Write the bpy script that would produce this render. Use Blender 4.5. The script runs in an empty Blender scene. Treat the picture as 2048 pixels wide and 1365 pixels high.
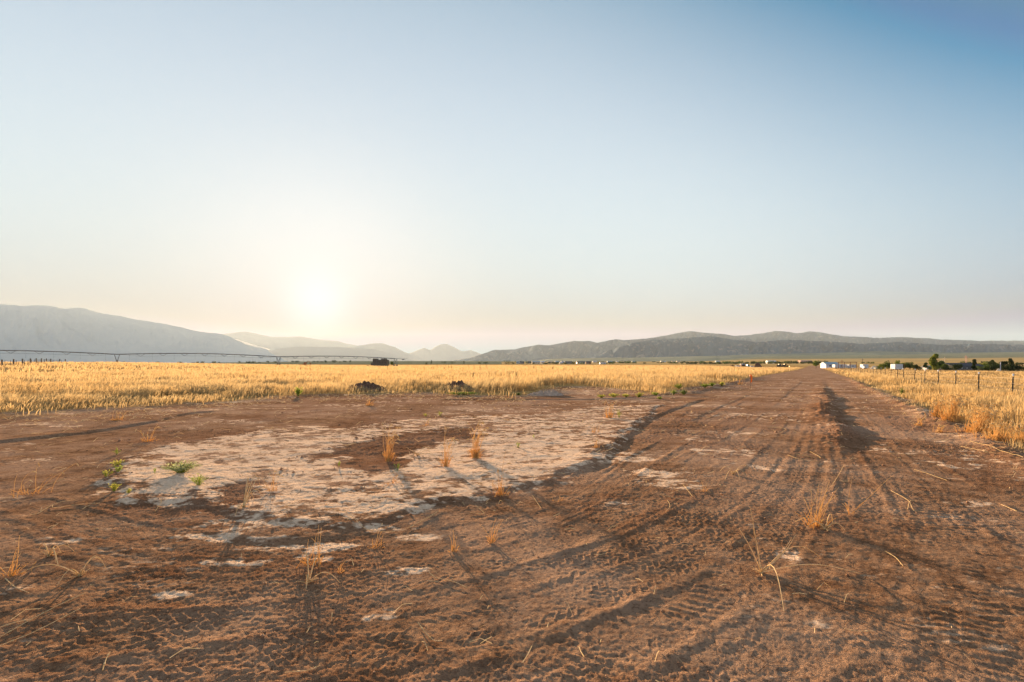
import bpy, math, random
import numpy as np
from mathutils import Vector

# ------------------------------------------------------------------ camera, sky, sun, exposure
SC = bpy.context.scene
COL = SC.collection
CAMZ = 1.7
HOR = 728.0          # horizon row of the 2048 px wide photograph
F = 1024.0           # focal length in those pixels (18 mm on 36 mm)

cam_d = bpy.data.cameras.new("camera")
cam_d.lens = 18.0
cam_d.sensor_width = 36.0
cam_d.shift_y = (HOR - 682.5) / 2048.0
cam_d.clip_start = 0.1  # metres
cam_d.clip_end = 120000.0
cam = bpy.data.objects.new("camera", cam_d)
COL.objects.link(cam)
cam.location = (0, 0, CAMZ)
cam.rotation_euler = (math.radians(90), 0, 0)
SC.camera = cam

SUN_V = Vector((-0.380, 1.0, 0.1152)).normalized()
SUN_EL = math.asin(SUN_V.z)
SUN_AZ = math.atan2(SUN_V.x, SUN_V.y)

world = bpy.data.worlds.new("World")
SC.world = world
world.use_nodes = True
wn, wl = world.node_tree.nodes, world.node_tree.links
wn.clear()
w_out = wn.new("ShaderNodeOutputWorld")
w_bg = wn.new("ShaderNodeBackground")
w_sky = wn.new("ShaderNodeTexSky")
w_sky.sky_type = 'NISHITA'
w_sky.sun_disc = False
w_sky.sun_elevation = SUN_EL
w_sky.sun_rotation = SUN_AZ
w_sky.altitude = 1600
w_sky.air_density = 1.0
w_sky.dust_density = 2.0
w_sky.ozone_density = 2.0
def wmath(op, a, b=None, clamp=False):
    n = wn.new("ShaderNodeMath"); n.operation = op; n.use_clamp = clamp
    for i, v in enumerate((a, b)):
        if v is None: continue
        if isinstance(v, (int, float)): n.inputs[i].default_value = v
        else: wl.new(v, n.inputs[i])
    return n.outputs[0]
w_tc = wn.new("ShaderNodeTexCoord")
w_nrm = wn.new("ShaderNodeVectorMath"); w_nrm.operation = 'NORMALIZE'
wl.new(w_tc.outputs['Generated'], w_nrm.inputs[0])
w_dot = wn.new("ShaderNodeVectorMath"); w_dot.operation = 'DOT_PRODUCT'
wl.new(w_nrm.outputs[0], w_dot.inputs[0]); w_dot.inputs[1].default_value = SUN_V
w_sep = wn.new("ShaderNodeSeparateXYZ"); wl.new(w_nrm.outputs[0], w_sep.inputs[0])
w_up = wmath('MAXIMUM', w_sep.outputs[2], 0.0)
# dusty evening air over the Nishita sky: one colour per term of height and of angle from the sun
def wvec(col, fac):
    n = wn.new("ShaderNodeVectorMath"); n.operation = 'SCALE'
    if isinstance(col, tuple): n.inputs[0].default_value = col
    else: wl.new(col, n.inputs[0])
    if isinstance(fac, (int, float)): n.inputs['Scale'].default_value = fac
    else: wl.new(fac, n.inputs['Scale'])
    return n.outputs[0]
def wadd(a, b, op='ADD'):
    n = wn.new("ShaderNodeVectorMath"); n.operation = op; wl.new(a, n.inputs[0]); wl.new(b, n.inputs[1]); return n.outputs[0]
w_z = wmath('MINIMUM', w_up, 0.58)
w_c = wmath('MINIMUM', wmath('MAXIMUM', w_dot.outputs['Value'], 0.35), 1.0)
terms = [wmath('ADD', wmath('MULTIPLY', w_z, 0.0), 1.0), w_z, wmath('MULTIPLY', w_z, w_z), w_c, wmath('MULTIPLY', w_c, w_z),
         wmath('EXPONENT', wmath('MULTIPLY', w_z, -9.0)), wmath('POWER', w_c, 6.0), wmath('POWER', w_c, 50.0), wmath('POWER', w_c, 700.0)]
HAZE_D = 1.8e-5
SKY_NISHITA = 0.05
GLARE = True
SKY_BACK_FILL = (0.120, 0.100, 0.086)
#COEF
SKY_COEF = [(0.1684, 0.1863, 0.1581), (-0.7488, -0.6597, -0.3750), (-0.1562, -0.0803, -0.2200), (0.0252, 0.0041, -0.0458), (0.8282, 0.6729, 0.5580), (-0.3341, -0.3803, -0.2794), (-0.1556, -0.1199, -0.0810), (0.0089, -0.0029, 0.0032), (0.0201, 0.0430, 0.0526)]
#END
tot = wvec(w_sky.outputs[0], SKY_NISHITA)
# dust takes the edge off the fierce glare low round the sun
w_den = wn.new("ShaderNodeVectorMath"); w_den.operation = 'MULTIPLY_ADD'; wl.new(tot, w_den.inputs[0]); w_den.inputs[1].default_value = (3.8, 3.8, 3.8); w_den.inputs[2].default_value = (1, 1, 1)
tot = wadd(tot, w_den.outputs[0], 'DIVIDE')
dust = None
for k_, (t_, c_) in enumerate(zip(terms, SKY_COEF)):
    if k_ == 7 and GLARE: c_ = tuple(a + b for a, b in zip(c_, (.014, .012, .008)))     # a little more glare round the sun
    v_ = wvec(tuple(c_), t_)
    dust = v_ if dust is None else wadd(dust, v_)
tot = wadd(tot, dust)
w_zero = wn.new("ShaderNodeVectorMath"); w_zero.operation = 'MAXIMUM'; wl.new(tot, w_zero.inputs[0]); w_zero.inputs[1].default_value = (0.018, 0.052, 0.085)
tot = w_zero.outputs[0]
# warm fill added to the unseen sky overhead and opposite the sun
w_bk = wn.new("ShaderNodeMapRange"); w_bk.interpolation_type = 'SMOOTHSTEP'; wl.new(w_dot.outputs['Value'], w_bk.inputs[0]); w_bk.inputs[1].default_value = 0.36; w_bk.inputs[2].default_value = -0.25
tot = wadd(tot, wvec(SKY_BACK_FILL, w_bk.outputs[0]))
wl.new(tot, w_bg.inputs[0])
w_bg.inputs[1].default_value = 1.0
wl.new(w_bg.outputs[0], w_out.inputs[0])

sun_d = bpy.data.lights.new("sun", 'SUN')
sun_d.energy = 5.0
sun_d.angle = math.radians(0.6)
sun_d.color = (1.0, 0.68, 0.38)
sun = bpy.data.objects.new("sun", sun_d)
COL.objects.link(sun)
sun.rotation_euler = (-SUN_V).to_track_quat('-Z', 'Y').to_euler()

SC.view_settings.view_transform = 'Standard'
SC.view_settings.look = 'None'
SC.view_settings.exposure = 2.1
SC.view_settings.gamma = 1.0
SC.view_settings.use_curve_mapping = False
SC.cycles.max_bounces = 6
SC.cycles.diffuse_bounces = 3
SC.cycles.glossy_bounces = 2
SC.cycles.transmission_bounces = 4
SC.cycles.volume_bounces = 1
SC.cycles.transparent_max_bounces = 8
SC.cycles.sample_clamp_indirect = 4.0

# ------------------------------------------------------------------ helpers
RNG = np.random.default_rng(7)
random.seed(7)

def px_ground(px, py, z=0.0):
    D = (CAMZ - z) * F / (py - HOR)
    return ((px - 1024.0) / F * D, D)
def px_at(px, D):
    return (px - 1024.0) / F * D
def py_z(py, D):
    return CAMZ + (HOR - py) / F * D

def tag(o, label=None, cat=None, group=None, kind=None):
    if label: o['label'] = label
    if cat: o['category'] = cat
    if group: o['group'] = group
    if kind: o['kind'] = kind
    return o
def link(o, parent=None):
    COL.objects.link(o)
    if parent is not None: o.parent = parent
    return o
def empty(name, loc, rz=0.0, **k):
    o = bpy.data.objects.new(name, None); link(o)
    o.location = loc; o.rotation_euler = (0, 0, rz); o.empty_display_size = 0.3
    return tag(o, **k)

class MB:
    """collects vertices and faces, then links them as one mesh object"""
    def __init__(s): s.v = []; s.f = []; s.m = []; s.n = 0; s.mi = 0
    def add(s, vs, fs):
        s.v.extend(vs); s.f.extend([tuple(i + s.n for i in f) for f in fs]); s.m.extend([s.mi] * len(fs)); s.n += len(vs)
    def box(s, x0, x1, y0, y1, z0, z1):
        s.add([(x0,y0,z0),(x1,y0,z0),(x1,y1,z0),(x0,y1,z0),(x0,y0,z1),(x1,y0,z1),(x1,y1,z1),(x0,y1,z1)],
              [(0,3,2,1),(4,5,6,7),(0,1,5,4),(1,2,6,5),(2,3,7,6),(3,0,4,7)])
    def prism(s, prof, y0, y1):                 # profile in x,z extruded along y
        n = len(prof)
        s.add([(x, y0, z) for x, z in prof] + [(x, y1, z) for x, z in prof],
              [tuple(range(n)), tuple(range(2*n-1, n-1, -1))] + [(i, i+n, (i+1) % n + n, (i+1) % n) for i in range(n)])
    def tube(s, pts, r, seg=5, cap=True):
        pts = [Vector(p) for p in pts]; n = len(pts)
        rs = r if isinstance(r, (list, tuple)) else [r] * n
        vs = []
        for i, p in enumerate(pts):
            d = (pts[min(i+1, n-1)] - pts[max(i-1, 0)])
            if d.length < 1e-9: d = Vector((0, 0, 1))
            d.normalize()
            a = Vector((0, 0, 1)) if abs(d.z) < 0.9 else Vector((1, 0, 0))
            u = d.cross(a).normalized(); w = d.cross(u)
            for k in range(seg):
                t = 2 * math.pi * k / seg
                q = p + (u * math.cos(t) + w * math.sin(t)) * rs[i]
                vs.append(tuple(q))
        fs = []
        for i in range(n - 1):
            for k in range(seg):
                a0 = i*seg + k; a1 = i*seg + (k+1) % seg
                fs.append((a0, a1, a1+seg, a0+seg))
        if cap: fs += [tuple(range(seg-1, -1, -1)), tuple(range((n-1)*seg, n*seg))]
        s.add(vs, fs)
    def blade(s, pts, w, side):                 # flat tapering leaf along pts
        vs = []; n = len(pts)
        for i, p in enumerate(pts):
            k = w * (1 - (i / (n - 1)) ** 1.6) + 0.0006
            vs += [tuple(Vector(p) - side * k), tuple(Vector(p) + side * k)]
        s.add(vs, [(2*i, 2*i+1, 2*i+3, 2*i+2) for i in range(n-1)])
    def build(s, name, mats, parent=None, smooth=False, **k):
        me = bpy.data.meshes.new(name); me.from_pydata(s.v, [], s.f); me.update()
        if not isinstance(mats, (list, tuple)): mats = [mats]
        for m in mats: me.materials.append(m)
        if len(mats) > 1: me.polygons.foreach_set('material_index', s.m)
        if smooth: me.polygons.foreach_set('use_smooth', [True] * len(s.f))
        o = bpy.data.objects.new(name, me); link(o, parent)
        return tag(o, **k)

def np_mesh(name, V, faces, mats, smooth=False, attrs=None, parent=None, **k):
    """faces: list of (n,k) integer arrays"""
    me = bpy.data.meshes.new(name)
    V = np.ascontiguousarray(V, dtype=np.float32)
    me.vertices.add(len(V)); me.vertices.foreach_set('co', V.ravel())
    loops = np.concatenate([f.ravel() for f in faces]).astype(np.int32)
    cnt = np.concatenate([np.full(len(f), f.shape[1]) for f in faces])
    start = np.concatenate([[0], np.cumsum(cnt)[:-1]]).astype(np.int32)
    me.loops.add(len(loops)); me.loops.foreach_set('vertex_index', loops)
    me.polygons.add(len(cnt)); me.polygons.foreach_set('loop_start', start)
    if smooth: me.polygons.foreach_set('use_smooth', np.ones(len(cnt), dtype=bool))
    me.update(calc_edges=True)
    for an, arr in (attrs or {}).items():
        a = me.attributes.new(an, 'FLOAT', 'POINT'); a.data.foreach_set('value', np.ascontiguousarray(arr, dtype=np.float32))
    for m in (mats if isinstance(mats, (list, tuple)) else [mats]): me.materials.append(m)
    o = bpy.data.objects.new(name, me); link(o, parent)
    return tag(o, **k)

# value noise -------------------------------------------------------
def _hash(ix, iy, seed):
    h = (ix.astype(np.int64) * 374761393 + iy.astype(np.int64) * 668265263 + seed * 974634777) & 0xFFFFFFFF
    h = ((h ^ (h >> 13)) * 1274126177) & 0xFFFFFFFF
    h = (h ^ (h >> 16)) & 0xFFFFFF
    return h / float(0xFFFFFF)
def vnoise(x, y, seed=0):
    xf = np.floor(x); yf = np.floor(y); fx = x - xf; fy = y - yf
    fx = fx*fx*fx*(fx*(fx*6-15)+10); fy = fy*fy*fy*(fy*(fy*6-15)+10)
    a = _hash(xf, yf, seed); b = _hash(xf+1, yf, seed); c = _hash(xf, yf+1, seed); d = _hash(xf+1, yf+1, seed)
    return (a + (b-a)*fx) * (1-fy) + (c + (d-c)*fx) * fy          # 0..1
def fbm(x, y, size, octv=4, seed=0, gain=0.5):
    t = 0; amp = 1; tot = 0; c, s = 0.8, 0.6
    X, Y = x / size, y / size
    for i in range(octv):
        t = t + amp * (vnoise(X, Y, seed + i) * 2 - 1); tot += amp; amp *= gain
        X, Y = (c*X - s*Y) * 2.03 + 17.3, (s*X + c*Y) * 2.03 - 9.1
    return t / tot
def sstep(a, b, x):
    t = np.clip((x - a) / (b - a), 0, 1); return t*t*(3-2*t)
def gauss(x, w): return np.exp(-(x / w) ** 2)

RD = (math.sin(math.radians(30.7)), math.cos(math.radians(30.7)))    # road direction
def road_ac(x, y):
    return x * RD[0] + y * RD[1], x * RD[1] - y * RD[0]               # along, across (right +)
def road_xy(a, c):
    return a * RD[0] + c * RD[1], a * RD[1] - c * RD[0]

# broad lie of the land
def hbase(x, y):
    x = np.asarray(x, float); y = np.asarray(y, float)
    D = np.maximum(y, 1.0); u = x / D
    r = np.hypot(x, y)
    front = sstep(-5, 30, y)
    wr = sstep(0.34, 0.52, u)
    right = np.interp(r, [0, 70, 230, 400, 520, 1500, 4000, 9000, 40000], [0, 0, -0.8, -1.15, -0.9, 5.5, 42, 150, 500])
    mid = np.interp(r, [0, 500, 1000, 3000, 8000, 40000], [0, 0.2, 1.4, 14, 45, 100])
    h = right * wr + mid * (1 - wr)
    wl_ = sstep(-0.22, -0.75, u) if False else 1 - sstep(-0.80, -0.25, u)
    h = h * (1 - wl_) + np.interp(r, [0, 500, 40000], [0, 0.2, 20]) * wl_
    h = h + wl_ * 1.7 * sstep(90, 230, r) * (1 - sstep(300, 900, r))
    return h * front

# boundary of the tall grass, read off along the ground
EDGE = np.array([(-900, 862), (-300, 845), (0, 830), (120, 826), (270, 817), (400, 808), (520, 798), (600, 795), (700, 792), (780, 787), (830, 788),
                 (950, 792), (1020, 798), (1060, 792), (1085, 780), (1150, 775), (1230, 778), (1290, 786), (1330, 787), (1370, 779), (1420, 771),
                 (1470, 765), (1530, 755), (1580, 746), (1610, 741), (1640, 738), (2600, 738)], float)
def grass_edge_D(x, y):
    px = 1024 + F * x / np.maximum(y, 0.5)
    return (CAMZ * F) / (np.interp(px, EDGE[:, 0], EDGE[:, 1]) - HOR)
def grass_mask(x, y):
    """0 bare, 1 tall grass; second value: 1 right of the fence (short pasture)"""
    a, c = road_ac(x, y)
    n = fbm(x, y, 2.6, 3, 51)
    De = grass_edge_D(x, y)
    left = sstep(-0.5, 0.8, (y - De) * 0.45 + n * 1.1) * (1 - sstep(-6.9, -6.2, c + n * 0.7)) * (y > 3)
    right = sstep(3.1, 3.9, c + n * 0.8) * (a > -3)
    past = sstep(7.5, 8.3, c)
    return np.maximum(left, right), past * (a > -3)

# ------------------------------------------------------------------ materials
def new_mat(name):
    m = bpy.data.materials.new(name); m.use_nodes = True
    m.node_tree.nodes.clear()
    return m, m.node_tree.nodes, m.node_tree.links
class NB:
    def __init__(s, m): s.n = m.node_tree.nodes; s.l = m.node_tree.links
    def node(s, t, **k):
        n = s.n.new(t)
        for a, b in k.items(): setattr(n, a, b)
        return n
    def set(s, n, i, v):
        if isinstance(v, bpy.types.NodeSocket): s.l.new(v, n.inputs[i])
        elif isinstance(v, tuple) and len(v) == 3 and n.inputs[i].type == 'RGBA': n.inputs[i].default_value = (*v, 1)
        else: n.inputs[i].default_value = v
    def math(s, op, a, b=0.0, clamp=False):
        n = s.node('ShaderNodeMath', operation=op, use_clamp=clamp); s.set(n, 0, a); s.set(n, 1, b); return n.outputs[0]
    def mix(s, f, a, b):
        n = s.node('ShaderNodeMix', data_type='RGBA'); s.set(n, 0, f); s.set(n, 6, a); s.set(n, 7, b); return n.outputs[2]
    def attr(s, name): return s.node('ShaderNodeAttribute', attribute_name=name).outputs['Fac']
    def pos(s): return s.node('ShaderNodeNewGeometry').outputs['Position']
    def noise(s, scale, detail=4, rough=0.55, vec=None, dist=0.0):
        n = s.node('ShaderNodeTexNoise'); s.set(n, 'Scale', scale); s.set(n, 'Detail', detail); s.set(n, 'Roughness', rough); s.set(n, 'Distortion', dist)
        s.set(n, 'Vector', vec if vec is not None else s.pos()); return n.outputs['Fac']
    def stretch(s, sc, vec=None):
        n = s.node('ShaderNodeVectorMath', operation='MULTIPLY'); s.set(n, 0, vec if vec is not None else s.pos()); n.inputs[1].default_value = sc; return n.outputs[0]
    def voro(s, scale, feature='F1', vec=None):
        n = s.node('ShaderNodeTexVoronoi', feature=feature); s.set(n, 'Scale', scale); s.set(n, 'Vector', vec if vec is not None else s.pos()); return n.outputs['Distance']
    def ramp(s, v, lo, hi):
        n = s.node('ShaderNodeMapRange', interpolation_type='SMOOTHSTEP'); s.set(n, 0, v); n.inputs[1].default_value = lo; n.inputs[2].default_value = hi; return n.outputs[0]
    def bump(s, h, dist, strength=1.0, prev=None):
        n = s.node('ShaderNodeBump'); s.set(n, 'Height', h); s.set(n, 'Distance', dist); s.set(n, 'Strength', strength)
        if prev is not None: s.set(n, 'Normal', prev)
        return n.outputs[0]
    def bsdf(s, col, rough=0.8, normal=None, spec=0.2, metal=0.0):
        n = s.node('ShaderNodeBsdfPrincipled'); s.set(n, 'Base Color', col); s.set(n, 'Roughness', rough); s.set(n, 'Specular IOR Level', spec); s.set(n, 'Metallic', metal)
        if normal is not None: s.set(n, 'Normal', normal)
        return n.outputs[0]
    def out(s, sh):
        o = s.node('ShaderNodeOutputMaterial'); s.l.new(sh, o.inputs[0])

def simple(name, col, rough=0.8, var=0.25, scale=3.0, metal=0.0, bump=0.0):
    m, _, _ = new_mat(name); b = NB(m)
    tc = b.node('ShaderNodeTexCoord').outputs['Object']
    f = b.noise(scale, 5, 0.6, tc)
    c = b.mix(b.ramp(f, 0.3, 0.7), tuple(x * (1 - var) for x in col), tuple(min(1, x * (1 + var)) for x in col))
    nrm = b.bump(f, bump) if bump else None
    b.out(b.bsdf(c, rough, nrm, 0.3, metal)); return m

def straw_mat(name, lo, hi, tr=0.45, attr=True):
    """dry stems: 'h' runs from root to tip, 'r' is random per stem"""
    m, _, _ = new_mat(name); b = NB(m)
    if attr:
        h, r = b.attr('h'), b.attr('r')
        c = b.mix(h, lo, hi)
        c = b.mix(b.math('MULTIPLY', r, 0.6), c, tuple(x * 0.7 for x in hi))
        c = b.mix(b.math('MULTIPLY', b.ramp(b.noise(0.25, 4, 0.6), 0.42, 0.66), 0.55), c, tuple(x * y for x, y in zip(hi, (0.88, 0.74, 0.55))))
    else:
        r = b.noise(30, 2)
        c = b.mix(b.ramp(r, 0.3, 0.7), lo, hi)
    d = b.node('ShaderNodeBsdfDiffuse'); b.set(d, 0, c)
    t = b.node('ShaderNodeBsdfTranslucent'); b.set(t, 0, c)
    x = b.node('ShaderNodeMixShader'); b.set(x, 0, tr); b.l.new(d.outputs[0], x.inputs[1]); b.l.new(t.outputs[0], x.inputs[2])
    b.out(x.outputs[0]); return m
def leaf_mat(name, lo, hi, tr=0.35, scale=0.8):
    m, _, _ = new_mat(name); b = NB(m)
    c = b.mix(b.ramp(b.noise(scale, 4, 0.7), 0.35, 0.65), lo, hi)
    d = b.node('ShaderNodeBsdfDiffuse'); b.set(d, 0, c)
    t = b.node('ShaderNodeBsdfTranslucent'); b.set(t, 0, c)
    x = b.node('ShaderNodeMixShader'); b.set(x, 0, tr); b.l.new(d.outputs[0], x.inputs[1]); b.l.new(t.outputs[0], x.inputs[2])
    b.out(x.outputs[0]); return m

M = {}
# soil, crust, thatch and far fields in one ground material
m, _, _ = new_mat('ground_soil'); b = NB(m); M['ground'] = m
crust, gm, loose = b.attr('crust'), b.attr('grass'), b.attr('loose')
n_big = b.noise(0.35, 5, 0.6); n_mid = b.noise(3.0, 6, 0.65); n_fine = b.noise(28, 5, 0.7); n_grit = b.noise(120, 3, 0.6)
soil = b.mix(b.ramp(n_mid, 0.32, 0.68), (0.195, 0.104, 0.058), (0.40, 0.236, 0.142))
soil = b.mix(b.math('MULTIPLY', b.ramp(n_big, 0.42, 0.62), 0.65), soil, (0.52, 0.34, 0.235))
soil = b.mix(b.math('MULTIPLY', b.ramp(n_fine, 0.50, 0.36), 0.55), soil, (0.085, 0.038, 0.022))  # dark pockets stand in for small shadows between the grains
soil = b.mix(b.math('MULTIPLY', b.ramp(n_fine, 0.55, 0.68), 0.60), soil, (0.54, 0.30, 0.165))
soil = b.mix(b.math('MULTIPLY', b.ramp(n_grit, 0.58, 0.72), 0.45), soil, (0.56, 0.36, 0.23))
soil = b.mix(b.math('MULTIPLY', loose, 0.45), soil, (0.20, 0.082, 0.040))
pale = b.mix(b.ramp(n_fine, 0.35, 0.65), (0.76, 0.50, 0.33), (0.95, 0.72, 0.53))
crk = b.voro(7.0, 'DISTANCE_TO_EDGE', None)
crk_m = b.math('MULTIPLY', b.math('SUBTRACT', 1.0, b.ramp(crk, 0.0, 0.035)), b.ramp(b.noise(1.1, 2), 0.5, 0.62))
pale = b.mix(b.math('MULTIPLY', crk_m, 0.7), pale, (0.20, 0.11, 0.07))
cmask = b.ramp(b.math('ADD', crust, b.math('MULTIPLY', b.math('SUBTRACT', b.noise(9, 6, 0.7, b.stretch((0.6, 1.5, 1.0))), 0.5), 1.5)), 0.20, 0.72)
col = b.mix(cmask, soil, pale)
thatch = b.mix(b.ramp(b.noise(1.3, 6, 0.7), 0.35, 0.65), (0.26, 0.145, 0.06), (0.52, 0.33, 0.13))
col = b.mix(gm, col, thatch)
far = b.attr('far')
ff = b.noise(0.004, 3, 0.5, b.stretch((0.5, 1.6, 1.0)))
field = b.mix(b.ramp(ff, 0.42, 0.6), (0.52, 0.34, 0.13), (0.36, 0.25, 0.12))
brush = b.mix(b.ramp(b.noise(0.02, 5, 0.7), 0.42, 0.6), (0.10, 0.115, 0.075), (0.22, 0.21, 0.13))
farc = b.mix(b.attr('brush'), field, brush)
col = b.mix(far, col, farc)
bh = b.math('ADD', b.math('MULTIPLY', n_fine, 1.0), b.math('MULTIPLY', n_grit, 0.8))
bh = b.math('ADD', bh, b.math('MULTIPLY', b.noise(58, 3, .7), 0.7))
n_clod = b.voro(22, 'SMOOTH_F1', None)
nrm = b.bump(b.math('MULTIPLY', n_clod, b.math('ADD', b.math('MULTIPLY', loose, 1.0), 0.08)), -0.03, 0.8)
nrm = b.bump(bh, 0.026, 1.0, nrm)
nrm = b.bump(crk_m, -0.010, 0.8, nrm)
gd = b.node('ShaderNodeBsdfDiffuse'); b.set(gd, 0, col); b.set(gd, 'Normal', nrm); b.out(gd.outputs[0])

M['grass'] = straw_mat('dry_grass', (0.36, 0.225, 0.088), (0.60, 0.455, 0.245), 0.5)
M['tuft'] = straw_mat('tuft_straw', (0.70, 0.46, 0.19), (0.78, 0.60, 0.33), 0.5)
M['seed'] = straw_mat('seed_head', (0.55, 0.40, 0.20), (0.72, 0.58, 0.36), 0.4, attr=False)
M['litter'] = straw_mat('straw_litter', (0.62, 0.44, 0.22), (0.78, 0.60, 0.36), 0.3, attr=False)
M['green'] = leaf_mat('green_weed', (0.20, 0.27, 0.05), (0.40, 0.44, 0.09), 0.45, 20)
M['yellowgreen'] = leaf_mat('yellow_green_weed', (0.38, 0.38, 0.07), (0.58, 0.52, 0.12), 0.45, 20)
M['greygreen'] = leaf_mat('grey_green_weed', (0.30, 0.34, 0.17), (0.48, 0.50, 0.28), 0.4, 20)
M['darkweed'] = leaf_mat('dark_weed', (0.09, 0.13, 0.04), (0.18, 0.22, 0.07), 0.4, 9)
M['tree'] = leaf_mat('tree_leaves', (0.045, 0.075, 0.022), (0.13, 0.17, 0.05), 0.35, 0.9)
M['tree_light'] = leaf_mat('light_tree_leaves', (0.12, 0.16, 0.03), (0.26, 0.28, 0.06), 0.4, 0.9)
M['tree_dark'] = leaf_mat('dark_tree_leaves', (0.030, 0.045, 0.020), (0.075, 0.095, 0.035), 0.25, 0.9)
M['tree_rust'] = leaf_mat('rusty_leaves', (0.28, 0.16, 0.04), (0.38, 0.28, 0.06), 0.4, 0.9)
M['bark'] = simple('bark', (0.16, 0.11, 0.075), 0.9, 0.3, 6)
M['galv'] = simple('galvanised_steel', (0.20, 0.20, 0.20), 0.6, 0.2, 1, 0.3)
M['rubber'] = simple('rubber', (0.02, 0.02, 0.02), 0.8)
M['post'] = simple('green_steel_post', (0.030, 0.034, 0.030), 0.6, 0.3, 20)
M['tip'] = simple('white_post_paint', (0.72, 0.74, 0.78), 0.6, 0.1, 20)
M['wire'] = simple('wire', (0.13, 0.10, 0.08), 0.6)
M['wood'] = simple('weathered_wood', (0.11, 0.085, 0.065), 0.9, 0.35, 8)
M['lath'] = simple('lath_wood', (0.20, 0.12, 0.08), 0.85, 0.2, 8)
M['flag'] = simple('orange_tape', (0.95, 0.17, 0.02), 0.6, 0.15, 10)
M['hay'] = simple('old_hay', (0.12, 0.095, 0.075), 0.95, 0.4, 2.0, bump=0.2)
M['white'] = simple('white_paint', (0.46, 0.48, 0.52), 0.5, 0.08, 1)
M['lavender'] = simple('pale_metal_wall', (0.46, 0.48, 0.56), 0.5, 0.1, 1)
M['blueroof'] = simple('blue_grey_roof', (0.24, 0.31, 0.36), 0.5, 0.15, 1)
M['rust'] = simple('rusty_steel', (0.27, 0.10, 0.05), 0.8, 0.3, 4)
M['brown'] = simple('brown_timber', (0.16, 0.08, 0.05), 0.85, 0.25, 4)
M['dark'] = simple('dark_paint', (0.025, 0.027, 0.032), 0.5, 0.3, 2)
M['teal'] = simple('teal_paint', (0.03, 0.30, 0.34), 0.35, 0.15, 2)
M['yellow'] = simple('yellow_paint', (0.62, 0.33, 0.04), 0.5, 0.2, 2)
M['glass'] = simple('window_glass', (0.03, 0.035, 0.045), 0.12, 0.1, 2)
M['tan'] = simple('tan_wall', (0.52, 0.42, 0.31), 0.8, 0.12, 1)
M['pink'] = simple('pink_wall', (0.55, 0.33, 0.26), 0.8, 0.1, 1)
M['greywall'] = simple('grey_siding', (0.13, 0.125, 0.13), 0.8, 0.2, 2)
M['darkroof'] = simple('dark_shingles', (0.055, 0.05, 0.06), 0.85, 0.25, 4)
M['tarp'] = simple('pale_tarp', (0.60, 0.50, 0.38), 0.7, 0.2, 3)
M['soil'] = simple('dark_soil', (0.13, 0.07, 0.045), 0.95, 0.45, 5, bump=0.1)
M['greysoil'] = simple('grey_soil', (0.36, 0.27, 0.21), 0.95, 0.2, 5, bump=0.05)

# ------------------------------------------------------------------ tracks and ruts on the bare ground
def catmull(P, step):
    P = [np.array(p, float) for p in P]
    P = [2*P[0]-P[1]] + P + [2*P[-1]-P[-2]]
    out = []
    for i in range(1, len(P)-2):
        a, b_, c, d = P[i-1:i+3]
        n = max(2, int(np.linalg.norm(c-b_) / step))
        for t in np.linspace(0, 1, n, endpoint=False):
            out.append(0.5*((2*b_) + (-a+c)*t + (2*a-5*b_+4*c-d)*t*t + (-a+3*b_-3*c+d)*t**3))
    out.append(P[-2]); return np.array(out)
# (pixels of the wheel path, half width, depth, lug height, lug kind)
TRACKS = [
 ([(-260,1300),(0,1285),(300,1262),(600,1228),(900,1192),(1180,1120),(1380,1040),(1510,950),(1585,860),(1615,800),(1628,765)], .23, .030, .016, 'A'),
 ([(-200,1400),(250,1352),(650,1300),(980,1240),(1280,1150),(1460,1060),(1560,975),(1605,890),(1622,820),(1630,775)], .25, .028, .016, 'A'),
 ([(60,1010),(240,1062),(450,1092),(700,1092),(950,1062),(1150,1000),(1290,915),(1420,845),(1530,790),(1590,760)], .24, .034, .004, 'C'),
 ([(250,1180),(600,1180),(900,1140),(1130,1075),(1310,985),(1430,905),(1540,830),(1605,772)], .22, .022, .010, 'A'),
 ([(900,1420),(1250,1275),(1480,1140),(1600,1010),(1645,905),(1645,830),(1636,770)], .24, .026, .010, 'B'),
 ([(1980,1440),(1975,1290),(1945,1170),(1890,1065),(1815,965),(1750,890),(1690,810),(1655,765)], .30, .030, .022, 'B'),
 ([(2300,1180),(2080,1085),(1940,1000),(1840,925),(1760,850),(1700,795),(1664,760)], .26, .022, .012, 'B'),
 ([(-300,925),(-60,897),(170,867),(390,840),(640,822),(900,812),(1130,812),(1320,803),(1460,782),(1550,762)], .27, .045, .004, 'C'),
 ([(-250,1010),(-40,960),(150,908),(350,868),(600,838),(850,824),(1080,825),(1290,812),(1440,790),(1545,767)], .24, .030, .006, 'A'),
 ([(1130,985),(1215,925),(1290,862),(1370,818),(1480,784),(1570,757)], .22, .040, .004, 'C'),
 ([(1450,1420),(1640,1230),(1715,1100),(1722,1000),(1690,905),(1662,835),(1645,780)], .22, .024, .010, 'B'),
 ([(500,1420),(1050,1330),(1380,1215),(1545,1090),(1600,985),(1625,900),(1633,820)], .24, .022, .012, 'A'),
 ([(1240,1440),(1480,1270),(1600,1130),(1655,1010),(1668,915)], .20, .018, .010, 'B'),
 ([(1720,1440),(1790,1250),(1790,1120),(1760,1010),(1712,910),(1672,840)], .22, .018, .008, 'B'),
]
def px_line(L, step=0.2): return catmull([px_ground(*p) for p in L], step)
TW = [(px_line(t[0]),) + t[1:] for t in TRACKS]
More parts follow.
